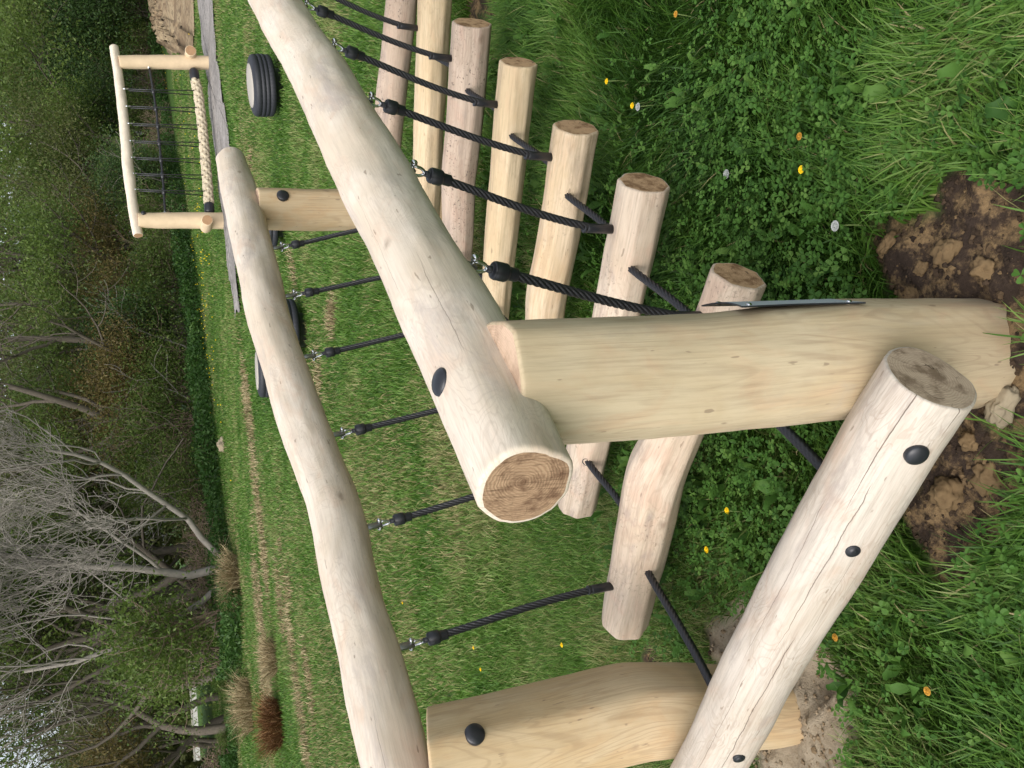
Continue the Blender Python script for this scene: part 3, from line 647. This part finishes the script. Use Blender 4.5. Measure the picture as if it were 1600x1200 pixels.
def blades(X, Y, hgt, wid, lean, tint, segs=3, lay=None, z0=None):
    n = len(X); Z = terrain(X, Y) if z0 is None else z0
    a = rng.random(n) * 2 * math.pi if lay is None else lay
    dx, dy = np.cos(a), np.sin(a); fa_ = a + math.pi / 2 + rng.normal(0, .6, n); wx, wy = np.cos(fa_), np.sin(fa_)
    V = np.zeros((n, segs * 2 + 1, 3))
    for k in range(segs):
        t = k / segs; out = lean * hgt * t ** 1.7; up = hgt * t * np.sqrt(np.clip(1 - (lean * t) ** 2 * .55, .1, 1)); w = wid * (1 - .55 * t)
        for q, sg in ((0, -1), (1, 1)): V[:, 2 * k + q] = np.stack([X + dx * out + sg * wx * w / 2, Y + dy * out + sg * wy * w / 2, Z + up], 1)
    t = 1.0; out = lean * hgt; up = hgt * np.sqrt(np.clip(1 - lean ** 2 * .55, .08, 1)); V[:, -1] = np.stack([X + dx * out, Y + dy * out, Z + up], 1)
    m = segs * 2 + 1; o = (np.arange(n) * m)[:, None]; Q = []
    for k in range(segs - 1): Q.append(o + np.array([2 * k, 2 * k + 1, 2 * k + 3, 2 * k + 2]))
    T = o + np.array([2 * segs - 2, 2 * segs - 1, 2 * segs])
    mb = MB(); mb.add(V.reshape(-1, 3), ([np.concatenate(Q)] if Q else []) + [T], tint=np.repeat(tint, m)); return mb
def keep(mask, *a): return [v[mask] for v in a]
# near meadow: long lush blades right of and under the bridge, shorter turf to its left
X, Y, d = sow(420000, .75, 4.6, 1.05, .9)
lush = np.clip(.5 + (X + 1.75 + (fbm(X, Y, 1.2, 60) - .5) * .9) * 1.3, 0, 1) * np.clip((5.2 - Y) / 1.5, 0, 1)
tuft = fbm(X, Y, 4.0, 61); sm = soil_mask(X, Y)
ok = (rng.random(len(X)) > sm * 1.25) & (rng.random(len(X)) < .80 + tuft - .45 * lush) & ~((np.hypot(X + .795, Y - 1.03) < .125) | (np.hypot(X + 1.845, Y - 1.03) < .125))
X, Y, d, lush, tuft = keep(ok, X, Y, d, lush, tuft); n = len(X)
hgt = (.014 + .040 * rng.random(n) * (.3 + 1.3 * fbm(X, Y, 6.5, 64))) * (1 - lush) + (.035 + .105 * rng.random(n) ** 1.6 * (.35 + 1.1 * tuft)) * lush
lay = 2 * math.pi * fbm(X, Y, 1.6, 62) * 2 + rng.normal(0, .8, n) + (1 - lush) * rng.normal(0, 2.0, n)
tint = np.clip(.40 + (fbm(X, Y, 1.1, 63) - .5) * .7 + (fbm(X, Y, 6.5, 64) - .5) * .8 + rng.normal(0, .16, n) + (1 - lush) * .30, 0, .92); tint = np.where(rng.random(n) < .02 + (.02 + .16 * np.clip((fbm(X, Y, 1.9, 66, 5) - .52) * 5, 0, 1)) * (1 - lush), .95 + .05 * rng.random(n), tint)
wid = (.0022 + .0026 * rng.random(n)) * (.8 + .5 * lush)
tag(blades(X, Y, hgt, wid, np.clip(rng.normal(.55, .25, n) + .15 * lush, .05, 1.0), tint, 4, lay).build('meadow_grass', M['grass']), 'lush green meadow grass growing under and around the bridge', 'grass', kind='stuff')
# the lawn beyond
X, Y, d = sow(560000, 4.0, 42, .78, 1.75)
st = straw_mask(X, Y); ok = ~on_path(X, Y) & (rng.random(len(X)) > soil_mask(X, Y)); X, Y, d, st = keep(ok, X, Y, d, st); n = len(X)
dry = fbm(X, Y, .55, 70, 5); tl = fbm(X, Y, 1.7, 71)
hgt = (.024 + .034 * rng.random(n)) * (.6 + .8 * tl) * (1 + .02 * d)
tint = np.clip(.64 + (tl - .5) * .75 + (fbm(X, Y, .45, 74) - .5) * .5 + (fbm(X, Y, 5, 73) - .5) * .5 + rng.normal(0, .14, n), 0, .92); tint = np.where(rng.random(n) < np.clip((dry - .50) * 2.2, .03, .5), .93 + .07 * rng.random(n), tint)
lay = 2 * math.pi * rng.random(n)
s_ = rng.random(n) < st
g1 = ~s_
tag(blades(X[g1], Y[g1], hgt[g1], .0042 * (.6 + .8 * rng.random(g1.sum())) * (1 + .16 * d[g1]), np.clip(rng.normal(.55, .25, g1.sum()), .05, 1), tint[g1], 2, lay[g1]).build('lawn_grass', M['grass']), 'short mown meadow turf stretching to the wood', 'grass', kind='stuff')
tag(blades(X[s_], Y[s_], hgt[s_] * 1.8, .0040 * (1 + .16 * d[s_]), np.clip(rng.normal(.8, .2, s_.sum()), .1, 1), rng.random(s_.sum()), 2, lay[s_]).build('dry_grass', M['straw']), 'bleached dry grass lying in streaks on the turf', 'grass', kind='stuff')
# clover
X, Y, d = sow(52000, .75, 4.2, 1.0, .9)
cz = fbm(X, Y, 2.2, 80); zone = np.exp(-(blob(X, Y, -.62, 1.65, .58, .6)) ** 2) + .9 * np.exp(-(blob(X, Y, -1.55, 1.35, .55, .5)) ** 2) + .5 * np.exp(-(blob(X, Y, -.2, 1.3, .5, .6)) ** 2) + .30 * (X > -2.1) * (Y < 1.1) + .10 * (X > -1.9)
ok = (rng.random(len(X)) < zone * np.clip((cz - .30) * 3.2, 0, 1)) & (rng.random(len(X)) > soil_mask(X, Y) * 1.2); X, Y, cz = keep(ok, X, Y, cz); n = len(X)
mb = MB(); R_ = .0068 + .0068 * rng.random(n); hh = .035 + .075 * rng.random(n) * (.5 + cz); z0 = terrain(X, Y)
tl_x, tl_y = rng.normal(0, .28, n), rng.normal(0, .28, n); rot = rng.random(n) * 6.28; tint = np.clip(.5 + rng.normal(0, .22, n), 0, 1)
shape = [(0.03, 0), (.48, .38), (.86, .52), (1.14, .34), (1.13, 0.0), (1.14, -.34), (.86, -.52), (.48, -.38)]   # heart-tipped leaflet
Vc = []; Tc = []
for k in range(3):
    a = rot + k * 2.094; ca, sa = np.cos(a), np.sin(a); pts = []
    for (u, v) in shape:
        lx, ly = R_ * u, R_ * v; x, y = lx * ca - ly * sa, lx * sa + ly * ca; lz = -x * tl_x - y * tl_y + np.abs(ly) * .35 - .10 * lx
        pts.append(np.stack([X + x, Y + y, z0 + hh + lz], 1))
    P = np.stack(pts, 1); o = (np.arange(n) * 8)[:, None]
    mb.add(P.reshape(-1, 3), [o + np.array([0, 1, 2, 3]), o + np.array([0, 3, 4, 4])[:3], o + np.array([0, 4, 5]), o + np.array([0, 5, 6, 7])], tint=np.repeat(np.clip(tint + rng.normal(0, .05, n), 0, 1), 8))
tag(mb.build('clover', M['clover'], smooth=False), 'dark green clover spreading between the grass by the near post', 'clover', kind='stuff')
# broad weed leaves (dandelion rosettes, plantain)
X, Y, d = sow(900, .8, 4.0, .95, .8); ok = (X > -2.2) & (soil_mask(X, Y) < .25) & (np.hypot(X + .795, Y - 1.03) > .34); X, Y = keep(ok, X, Y); mb = MB()
for x, y in zip(X, Y):
    for k in range(random.randint(2, 6)):
        a = random.random() * 6.28; L = .022 + .042 * random.random(); w = L * (.16 + .16 * random.random()); z = float(terrain(np.array(x), np.array(y))); ca, sa = math.cos(a), math.sin(a); rise = .02 + .06 * random.random(); V = []
        for t in np.linspace(0, 1, 6):
            ww = w * math.sin(math.pi * (t * .93 + .05)) * (1 + .25 * math.sin(t * 19)); zz = z + .02 + rise * math.sin(t * 2.0)
            for sgn_ in (-1, 0, 1): V.append((x + ca * L * t - sa * ww * sgn_, y + sa * L * t + ca * ww * sgn_, zz + abs(sgn_) * ww * .35))
        mb.add(V, [grid_quads(6, 3, False)], tint=np.full(18, min(1, max(0, random.gauss(.55, .25)))))
tag(mb.build('weeds', M['clover']), 'broad leaved weeds scattered through the near grass', 'weeds', kind='stuff')
# far tiny yellow flowers under the wood edge
mb = MB()
for cx_, cy_, n_, sp in ((325, 452, 60, 1.6), (335, 500, 25, 1.6), (310, 440, 25, 1.2), (300, 250, 20, 3), (370, 980, 10, .8), (258, 60, 20, 2), (350, 640, 8, 2)):
    c = gpt(cx_, cy_)
    for k in range(n_): sphere(mb, (c[0] + random.gauss(0, sp), c[1] + random.gauss(0, sp), .12), .014, 4)
tag(mb.build('meadow_flowers', M['yellow']), 'tiny yellow flowers dotted along the foot of the wood', 'flowers', kind='stuff')

# ------------------------------------------------------------------ dandelions and clods, each a thing
def dandelion(x, y, mat, label, h=.09, r=.0095, nm='dandelion'):
    if mat == 'orange': r = .009
    c = gpt(x, y, h); z = float(terrain(np.array(c[0]), np.array(c[1]))); root = empty(nm, (c[0], c[1], z), label, 'flower', 'dandelions in the near grass')
    mb = MB(); b = np.array([c[0] + random.gauss(0, .015), c[1] + random.gauss(0, .015), z]); tube(mb, smooth_path([b, (b + c) / 2 + [.004, 0, .01], c], 8, 2), .0016, 6); mb.build('stem', M['stem'], root)
    mb = MB(); npet = 34
    for ring, (rr, up) in enumerate(((1.0, .10), (.78, .35), (.5, .6), (.25, .75))):
        for k in range(npet // (ring + 1)):
            a = k * 2 * math.pi / (npet // (ring + 1)) + ring * .3 + random.gauss(0, .05); ca, sa = math.cos(a), math.sin(a); w = r * .13
            p0 = c + np.array([ca, sa, 0]) * r * .1; p1 = c + np.array([ca * r * rr, sa * r * rr, r * up * .8]); s_v = np.array([-sa, ca, 0]) * w
            mb.add([p0 - s_v * .5, p0 + s_v * .5, p1 + s_v, p1 - s_v], [np.array([[0, 1, 2, 3]])])
    sphere(mb, c + np.array([0, 0, r * .15]), r * .36, 6); lathe(mb, [(r * .15, -r * .5), (r * .42, -r * .1), (r * .5, r * .05), (r * .1, r * .2)], c, (0, 0, 1), 10); mb.build('flower_head', M[mat], root, smooth=False)
DL = [(948, 127, 'yellow', 'yellow dandelion in the long grass level with the grey speckled step'), (988, 165, 'yellow', 'yellow dandelion beside a grey seed head right of the yellow step'), (1252, 265, 'yellow', 'bright open dandelion alone in the clover right of the near post'), (1249, 213, 'orange', 'small withered orange dandelion among the clover'), (1056, 22, 'orange', 'withered orange dandelion by the edge of the long grass'), (1136, 798, 'yellow', 'yellow dandelion between the nearest step and the low cross beam'), (1104, 859, 'yellow', 'yellow dandelion under the rope beside the nearest step'), (1208, 875, 'yellow', 'yellow dandelion peeping out against the edge of the low cross beam'), (1305, 996, 'orange', 'faded dandelion in tall grass just in front of the low cross beam'), (1449, 1080, 'orange', 'faded dandelion in the trodden grass nearest the camera'), (629, 942, 'yellow', 'tiny dandelion on the turf near the far handrail'), (740, 1012, 'yellow', 'tiny paired dandelion on the turf left of the near posts'), (751, 1046, 'yellow', 'tiny open dandelion on the turf beside the left near post'), (878, 1008, 'yellow', 'tiny dandelion on the turf left of the nearest step'), (784, 455, 'yellow', 'dandelion glimpsed between two steps behind the near post')]
for x, y, mt, lb in DL: dandelion(x, y, mt, lb)
for x, y, lb in ((1135, 272, 'spiky grey dandelion seed head on a long stem right of the steps'), (1305, 353, 'grey dandelion seed head at the edge of the bare soil'), (997, 167, 'grey dandelion seed head touching a yellow flower')): dandelion(x, y, 'seed', lb, r=.012)
def lump(name, c, r, seed, mat, label, cat, group, sq=(1, 1, .6)):
    bmv = []; n1, n2 = 30, 22
    for i in range(n2):
        t = math.pi * (i + .5) / n2
        for j in range(n1):
            p = 2 * math.pi * j / n1; v = Vector((math.sin(t) * math.cos(p), math.sin(t) * math.sin(p), math.cos(t)))
            k = 1 + .55 * mnoise.noise(v * 1.4 + Vector((seed, 0, 0))) + .28 * mnoise.noise(v * 3.4 + Vector((0, seed, 0))) + .14 * mnoise.noise(v * 8 + Vector((0, 0, seed)))
            bmv.append((c[0] + r * k * v.x * sq[0], c[1] + r * k * v.y * sq[1], c[2] + r * k * v.z * sq[2]))
    mb = MB(); mb.add(bmv, [grid_quads(n2, n1), np.arange(n1)[::-1][None], (np.arange(n1) + (n2 - 1) * n1)[None]]); return tag(mb.build(name, M[mat]), label, cat, group)
CL = [(1567, 640, .034, 'stone', 'pale angular lump of clay stone right at the foot of the near post', (1.2, .7, .5)), (1580, 614, .010, 'stone', 'small yellowish pebble beside the foot of the near post', (1, 1, .7)), (1478, 770, .034, 'clod', 'large rounded brown clod in front of the low cross beam end', (1, 1, .7)), (1540, 745, .030, 'clod', 'flat brown clod between the pale stone and the large clod', (1, 1, .5)), (1385, 385, .024, 'clod', 'tan clod at the edge of the clover right of the near post', (1.2, .8, .6)), (1480, 395, .026, 'clod', 'crumbly tan clod right of the near post base', (1.1, .9, .5)), (1540, 420, .022, 'clod', 'yellow brown clod touching the shaded side of the post base', (1, 1, .6)), (1520, 690, .018, 'clod', 'small clod under the bolt cap of the low cross beam', (1, 1, .7)), (1440, 420, .016, 'clod', 'small tan clod beside the lower end of the steel plaque', (1, 1, .7))]
for k, (x, y, r, mt, lb, sq) in enumerate(CL):
    c = gpt(x, y); z = float(terrain(np.array(c[0]), np.array(c[1]))); lump('pebble' if r < .012 else ('clay_stone' if mt == 'stone' else 'soil_clod'), (c[0], c[1], z + r * .25), r, 3.1 * k + 1, mt, lb, 'stone' if mt == 'stone' else 'clod', 'stones and clods of dug soil', sq)
mb = MB(); X, Y, d = sow(40000, .8, 3, .95, .5); ok = soil_mask(X, Y) > .45; X, Y = keep(ok, X, Y); Z = terrain(X, Y); SD = sand_mask(X, Y); n = len(X)
r = .0012 + .0085 * rng.random(n) ** 3.2; ax6 = np.array([(1, 0, 0), (0, 1, 0), (-1, 0, 0), (0, -1, 0), (0, 0, .8), (0, 0, -.6), (.6, .6, .45), (-.6, .6, .4), (-.6, -.6, .5), (.6, -.6, .45)])
V = ax6[None] * r[:, None, None] * rng.uniform(.6, 1.3, (n, 10, 1)); a = rng.random(n) * 6.28; ca, sa = np.cos(a)[:, None], np.sin(a)[:, None]
V = np.stack([V[..., 0] * ca - V[..., 1] * sa + X[:, None], V[..., 0] * sa + V[..., 1] * ca + Y[:, None], V[..., 2] + (Z + r * .25)[:, None]], -1); o = (np.arange(n) * 10)[:, None]
T = [(0, 6, 4), (6, 1, 4), (1, 7, 4), (7, 2, 4), (2, 8, 4), (8, 3, 4), (3, 9, 4), (9, 0, 4), (6, 0, 5), (1, 6, 5), (7, 1, 5), (2, 7, 5), (8, 2, 5), (3, 8, 5), (9, 3, 5), (0, 9, 5)]
mb.add(V.reshape(-1, 3), [np.concatenate([o + np.array(t) for t in T])], tint=np.repeat(np.where(rng.random(n) < SD, .62 + .38 * rng.random(n), .55 * rng.random(n)), 10))
M['crumb'] = leafy('soil_crumb', [(0, (.028, .020, .015)), (.35, (.060, .041, .027)), (.55, (.17, .115, .06)), (1, (.29, .235, .165))], 0, .95, .1)
tag(mb.build('soil_crumbs', M['crumb'], smooth=False), 'crumbs of dug soil strewn round the near posts', 'soil', kind='stuff')
c = gpt(352, 695); lump('boulder', (c[0], c[1], .08), .16, 5.5, 'stone', 'pale rounded boulder at the foot of the wood edge', 'stone', None)

# ------------------------------------------------------------------ tussocks
def tussock(x, y, n, h, spread, mat, label, w=.012, pale=None):
    c = gpt(x, y); a = rng.random(n) * 6.28; rr = spread * .35 * np.sqrt(rng.random(n)); X, Y = c[0] + rr * np.cos(a), c[1] + rr * np.sin(a)
    hh = h * (.2 + .95 * rng.random(n) ** 1.4); mb = blades(X, Y, hh, np.full(n, w), np.clip(rr / (spread * .35) * .75 + rng.normal(.25, .30, n), .02, 1.3), rng.random(n), 3, a + rng.normal(0, .9, n))
    o = mb.build('grass_tussock', M[mat]); tag(o, label, 'tussock', 'grass tussocks on the meadow')
tussock(440, 1128, 2000, .46, .95, 'rust', 'large rusty brown grass tussock near the lower corner of the meadow', .010)
tussock(374, 905, 1400, .58, 1.5, 'straw', 'tall bleached straw tussock at the foot of the bare grey tree', .022)
tussock(432, 1025, 900, .34, .75, 'straw', 'small straw coloured tussock between the rusty one and the wood', .011)
tussock(392, 1100, 1100, .55, 1.6, 'straw', 'wispy pale tussock behind the rusty one', .014)

# ------------------------------------------------------------------ the wood: every tree > trunk, crown
def grow(rs, p, d, L, r, depth, limbs, tips, up=.12, wander=.22, kids=(3, 5), shrink=.62, spread=.75, segs=6, kr=.62):
    """one limb and its offshoots; limbs: list of (points, radii), tips: leaf sites"""
    P = [np.array(p, float)]; d = unit(d)
    for i in range(segs):
        d = unit(d + rs.normal(0, wander, 3) + np.array([0, 0, up])); P.append(P[-1] + d * L / segs)
    P = np.array(P); R = np.linspace(r, r * .42, segs + 1); limbs.append((P, R))
    if depth == 0: tips.extend([P[-1], P[segs // 2], P[-2]]); return
    for k in range(rs.integers(kids[0], kids[1] + 1)):
        t = rs.uniform(.35, 1.0); j = min(segs, int(t * segs)); az = rs.uniform(0, 6.28); td = unit(P[j] - P[max(0, j - 1)])
        s = unit(np.cross(td, [math.cos(az), math.sin(az), .3])); nd = unit(td * (1 - spread * .5) + s * spread)
        grow(rs, P[j], nd, L * shrink * rs.uniform(.7, 1.2), R[j] * kr, depth - 1, limbs, tips, up, wander * 1.1, kids, shrink, spread, max(3, segs - 1), kr)
    tips.append(P[-1])
def leaf_cloud(C, size, tint, rs):
    n = len(C); a = rs.normal(0, 1, (n, 3)); a /= np.linalg.norm(a, axis=1)[:, None]; b = rs.normal(0, 1, (n, 3)); b -= a * (a * b).sum(1)[:, None]; b /= np.linalg.norm(b, axis=1)[:, None]
    s = size[:, None]; V = np.stack([C - a * s, C + b * s * .45, C + a * s, C - b * s * .45], 1)
    mb = MB(); mb.add(V.reshape(-1, 3), [np.arange(4 * n).reshape(n, 4)], tint=np.repeat(tint, 4)); return mb
def make_tree(seed, kind, label, cat, group, height, bark, leaf, trunk_r, leaves, lsize, depth=3, stems=1, sig=.28, low=.25, spread=.75, up=.12, min_r=.006, kids=(3, 5), wander=.22, shrink=.62, dirs=None, crown='crown', kr=.62):
    rs = np.random.default_rng(seed); limbs, tips = [], []
    for k in range(stems):
        a = rs.uniform(0, 6.28); d = np.array([math.cos(a), math.sin(a), 0]) * (.10 if stems == 1 else rs.uniform(.15, .6)) + [0, 0, 1]
        if dirs: d = np.array(dirs[k])
        b = np.array([math.cos(a), math.sin(a), 0]) * (0 if stems == 1 else .10 * rs.random()) - [0, 0, .1]
        lead = []; grow(rs, b, d, height * .62, trunk_r * (1 if k == 0 else .75), depth, limbs, tips, up, wander * .7, kids, shrink, spread, 9, kr)
    root = empty(kind, (0, 0, 0), label, cat, group); mb = MB()
    for P, R in limbs: tube(mb, P, np.maximum(R, min_r), 7 if R[0] > .04 else 4, caps=False)
    mb.build('trunk', M[bark], root)
    if leaves:
        T = np.array(tips); T = T[T[:, 2] > height * low * .5] if len(T) > 30 else T
        w = rs.random(len(T)) ** 1.5 + .05; idx = rs.choice(len(T), leaves, p=w / w.sum()); C = T[idx] + rs.normal(0, sig, (leaves, 3)) * [1, 1, .75]; C[:, 2] = np.maximum(C[:, 2], .05)
        cl = rs.normal(0, .17, len(T))[idx]; tint = np.clip(.45 + cl + rs.normal(0, .15, leaves), 0, 1)
        leaf_cloud(C, lsize * rs.uniform(.6, 1.3, leaves), tint, rs).build(crown, M[leaf], root, smooth=False)
    return root
PROTO = {
 'green': [make_tree(101 + k, 'leafy_tree', 'fresh green leafy tree standing in the wood behind the meadow', 'tree', 'fresh green trees of the wood', 7.0, 'bark', 'leaf_green', .15, 10500, .062, 3, 1, .46, .2, .8) for k in range(2)],
 'olive': [make_tree(111 + k, 'leafy_tree', 'dull olive leaved tree standing in the wood behind the meadow', 'tree', 'olive trees of the wood', 6.8, 'bark', 'leaf_olive', .14, 8800, .060, 3, 1, .48, .2, .85) for k in range(2)],
 'bronze': [make_tree(121, 'leafy_tree', 'young bronze brown leaved tree in the middle of the wood', 'tree', 'bronze trees of the wood', 5.6, 'twig', 'leaf_bronze', .11, 7800, .056, 3, 1, .44, .15, .85)],
 'bare': [make_tree(131 + k, 'twiggy_tree', 'dark twiggy tree with few leaves standing in the wood', 'tree', 'dark twiggy trees of the wood', 9.0, 'bark', 'leaf_olive', .17, 1600, .06, 4, 1, .30, .2, .8, min_r=.008, kids=(3, 4)) for k in range(2)],
 'shrub': [make_tree(141 + k, 'leafy_shrub', 'green leafy shrub filling the foot of the wood', 'shrub', 'green shrubs along the wood edge', 2.6, 'twig', 'leaf_green', .03, 6200, .042, 2, 6, .32, .0, .9) for k in range(2)],
 'dark': [make_tree(151, 'evergreen_bush', 'dark evergreen bush at the edge of the wood', 'shrub', 'dark evergreen bushes at the wood edge', 3.6, 'bark', 'leaf_dark', .05, 9500, .050, 2, 7, .38, .0, .8)],
 'bramble': [make_tree(161 + k, 'bramble_bush', 'tangle of thin brown bramble stems at the foot of the wood', 'shrub', 'brown bramble tangles at the wood edge', 1.9, 'twig', 'leaf_olive', .016, 700, .05, 2, 16, .30, .0, .9, up=-.03, min_r=.007, wander=.34) for k in range(2)],
 'sapling': [make_tree(171, 'bare_sapling', 'thin pale grey bare sapling leaning among the undergrowth', 'tree', 'thin grey saplings in the undergrowth', 4.6, 'bark_grey', 'leaf_olive', .035, 150, .05, 2, 1, .25, .2, .7, min_r=.008)],
}
EDGE_Y = [-200, 0, 100, 200, 300, 400, 600, 800, 950, 1060, 1190, 1400]; EDGE_D = [58, 58, 56, 46, 36.5, 31.8, 27.0, 25.0, 21.5, 23.0, 27, 30]
used = set()
def plant(kind, y, extra, scale=1.0, dz=0.0):
    pool = PROTO[kind]; i = random.randrange(len(pool)); root = pool[i]; D = np.interp(y, EDGE_Y, EDGE_D) + extra
    if (kind, i) in used: root = copy_tree(root)
    used.add((kind, i)); p = dist_pt(300, y, D); root.location = (p[0], p[1], dz - .05); root.rotation_euler = (random.gauss(0, .05), random.gauss(0, .05), random.random() * 6.28)
    s = scale * random.uniform(.85, 1.18); root.scale = (s, s, s * random.uniform(.9, 1.12)); return root
y = -140
while y < 1340:
    w = 30 / np.interp(y, EDGE_Y, EDGE_D) * 50
    opening = 1075 < y < 1185
    k = random.choices(['shrub', 'bramble', 'dark', 'shrub'], [3, 3, .8, 1])[0]
    plant(k if not opening else 'shrub', y, random.uniform(.6, 2.2), .22 if opening else 1.0); y += w * (.85 if not opening else 1.2)
for row, (e0, e1, st, kinds, wt) in enumerate(((2.5, 5.0, 75, ['green', 'bronze', 'olive', 'shrub', 'bare'], [3.2, 1.3, 1.6, 2, 1.2]), (6, 9, 80, ['green', 'olive', 'bare', 'bronze'], [4, 2, 1.5, .8]), (10, 14, 80, ['olive', 'green', 'bare'], [2, 3.5, 1.2]), (15, 20, 80, ['olive', 'green', 'dark'], [3, 2, 1]))):
    y = -150 + 20 * row
    while y < 1350:
        far = np.interp(y, EDGE_Y, EDGE_D); k = random.choices(kinds, wt)[0]; sc = (1.0 if k != 'dark' else 1.8) * (1 + max(0, far - 32) * .03)
        if 1000 < y < 1200: k = 'bare' if row < 2 or random.random() < .5 else 'olive'; sc = .85
        plant(k, y + random.uniform(-25, 25), random.uniform(e0, e1), sc); y += st * random.uniform(.75, 1.25)
for y_, e_, s_ in ((570, 2.2, 1.0), (650, 3.0, 1.0), (470, 3.4, 1.0)): plant('bronze', y_, e_, s_ * .8)
for y_, e_, s_ in ((30, 1, 1.6), (75, 2, 1.7), (-20, 0, 1.8), (150, 1.2, 1.3), (110, 3, 2.0)): plant('dark', y_, e_, s_)
for y_, e_ in ((478, .8), (470, 1.5), (705, 1.0), (745, .6), (640, 1.4), (300, 1.2), (560, 1.0), (820, 1.4)):
    o = plant('sapling', y_, e_, .8); o.rotation_euler = (random.gauss(0, .35), random.gauss(0, .35), random.random() * 6.28)
def view_dir(a):                                    # a unit direction in the picture plane of the upright view, as a world vector
    r_ = np.array([CM[0, 0], CM[1, 0], 0]); return unit(r_) * math.sin(a) + np.array([0, 0, 1.0]) * math.cos(a)
bt = make_tree(207, 'bare_tree', 'big bare silver grey tree with two spreading limbs above the straw tussock', 'tree', None, 8.6, 'bark_grey', 'leaf_olive', .115, 0, .05, 4, 3, .2, .2, .70, kr=.50, up=.17, min_r=.0055, kids=(5, 7), wander=.26, shrink=.58, dirs=[tuple(view_dir(.04)), tuple(view_dir(-.85)), tuple(view_dir(.75))])
p = dist_pt(330, 888, 22.6); bt.location = (p[0], p[1], -.05)
bt2 = make_tree(211, 'bare_tree', 'bare dark forked tree left of the silver grey tree, over the low green clearing', 'tree', None, 7.6, 'bark', 'leaf_olive', .14, 900, .06, 4, 2, .3, .2, .75, kr=.52, up=.08, min_r=.006, kids=(3, 4), wander=.26, dirs=[tuple(view_dir(.5)), tuple(view_dir(-.45))])
p = dist_pt(330, 1012, 26.5); bt2.location = (p[0], p[1], -.05)
# the wood behind reads as one mass
n = 60000; yy = rng.uniform(-260, 1450, n); D = np.interp(yy, EDGE_Y, EDGE_D) + rng.uniform(16, 34, n); pts = np.array([ray(300, v) for v in yy]); hd = np.hypot(pts[:, 0], pts[:, 1])
hx_, hy_ = pts[:, 0] / hd * D, pts[:, 1] / hd * D; top = (5.5 + .22 * D * .5) * (.75 + .6 * fbm(hx_, hy_, .22, 90)) * np.where(yy > 1030, .55, .85); hz = top * rng.random(n) ** .85
okk = ~((hz < 2.2) & (yy > 1030) & (yy < 1190)); C = np.column_stack([hx_, hy_, hz])[okk]; rs = np.random.default_rng(5); cl = fbm(C[:, 0] + C[:, 2] * .7, C[:, 1] - C[:, 2] * .4, .55, 91)
C2 = np.array([list(dist_pt(300, v, q)[:2]) + [h_] for v, q, h_ in zip(rng.uniform(930, 1320, 9000), rng.uniform(84, 96, 9000), 8.5 * rng.random(9000))]); C = np.concatenate([C, C2]); cl = np.concatenate([cl, fbm(C2[:, 0], C2[:, 1] + C2[:, 2], .4, 92)])
tag(leaf_cloud(C, rs.uniform(.14, .34, len(C)) * np.where(np.arange(len(C)) >= len(C) - 9000, 1.9, 1.0), np.clip(.2 + (cl - .35) * 1.1 + rs.normal(0, .12, len(C)), 0, 1), rs).build('far_wood', M['leaf_olive'], smooth=False), 'deep shaded mass of the wood behind its front trees', 'wood', kind='stuff')
# rank weeds along the foot of the wood
n = 60000; yy = rng.uniform(-200, 1400, n); D = np.interp(yy, EDGE_Y, EDGE_D) + rng.uniform(-1.3, 2.2, n); pts = np.array([ray(300, v) for v in yy]); hd = np.hypot(pts[:, 0], pts[:, 1])
X, Y = pts[:, 0] / hd * D, pts[:, 1] / hd * D; hz = rng.random(n) * (.20 + .50 * fbm(X, Y, .9, 95)) * (1 + D * .006) * np.where((yy > 1070) & (yy < 1190), .4, 1); C = np.column_stack([X, Y, hz + .02])
tag(leaf_cloud(C, rng.uniform(.022, .055, n) * (1 + .012 * D), np.clip(.45 + (fbm(X, Y, 1.3, 96) - .5) * .8 + rng.normal(0, .15, n), 0, 1), rng).build('verge_weeds', M['nettle'], smooth=False), 'rank dark green weeds along the foot of the wood', 'weeds', kind='stuff')
# beyond the clearing: a long pale wall and a small pale shed
wa, wb = dist_pt(300, 1030, 74), dist_pt(300, 1225, 78); mid = (wa + wb) / 2; dv = unit((wb - wa) * [1, 1, 0]); nv = np.array([-dv[1], dv[0], 0])
root = empty('garden_wall', (mid[0], mid[1], 0), 'long low pale wall glimpsed through the trees beyond the clearing', 'wall'); L_ = np.linalg.norm((wb - wa)[:2]) / 2
mb = MB(); box(mb, (mid[0], mid[1], .12), dv * L_, nv * .12, (0, 0, .24)); mb.build('wall_face', M['white'], root, smooth=False)
mb = MB(); box(mb, (mid[0], mid[1], .40), dv * (L_ + .05), nv * .17, (0, 0, .04)); mb.build('coping', M['concrete'], root, smooth=False)
c = dist_pt(300, 1022, 48); root = empty('shed', (c[0], c[1], 0), 'small pale shed half hidden behind the dark forked tree', 'shed'); mb = MB(); box(mb, (c[0], c[1], .55), dv * .42, nv * .5, (0, 0, .55)); mb.build('wall', M['white'], root, smooth=False)
mb = MB(); V = [np.array([c[0], c[1], 0]) + dv * a * .50 + nv * b * .58 + np.array([0, 0, 1.08 if b else 1.45]) for a in (-1, 1) for b in (-1, 0, 1)]; V += [v + [0, 0, .06] for v in V]
mb.add(V, [np.array([[0, 1, 4, 3], [1, 2, 5, 4], [6, 9, 10, 7], [7, 10, 11, 8], [0, 3, 9, 6], [2, 8, 11, 5], ]), np.array([[0, 6, 7, 1], [1, 7, 8, 2], [3, 4, 10, 9], [4, 5, 11, 10]])], [0, 0]); mb.build('roof', M['roof'], root, smooth=False)
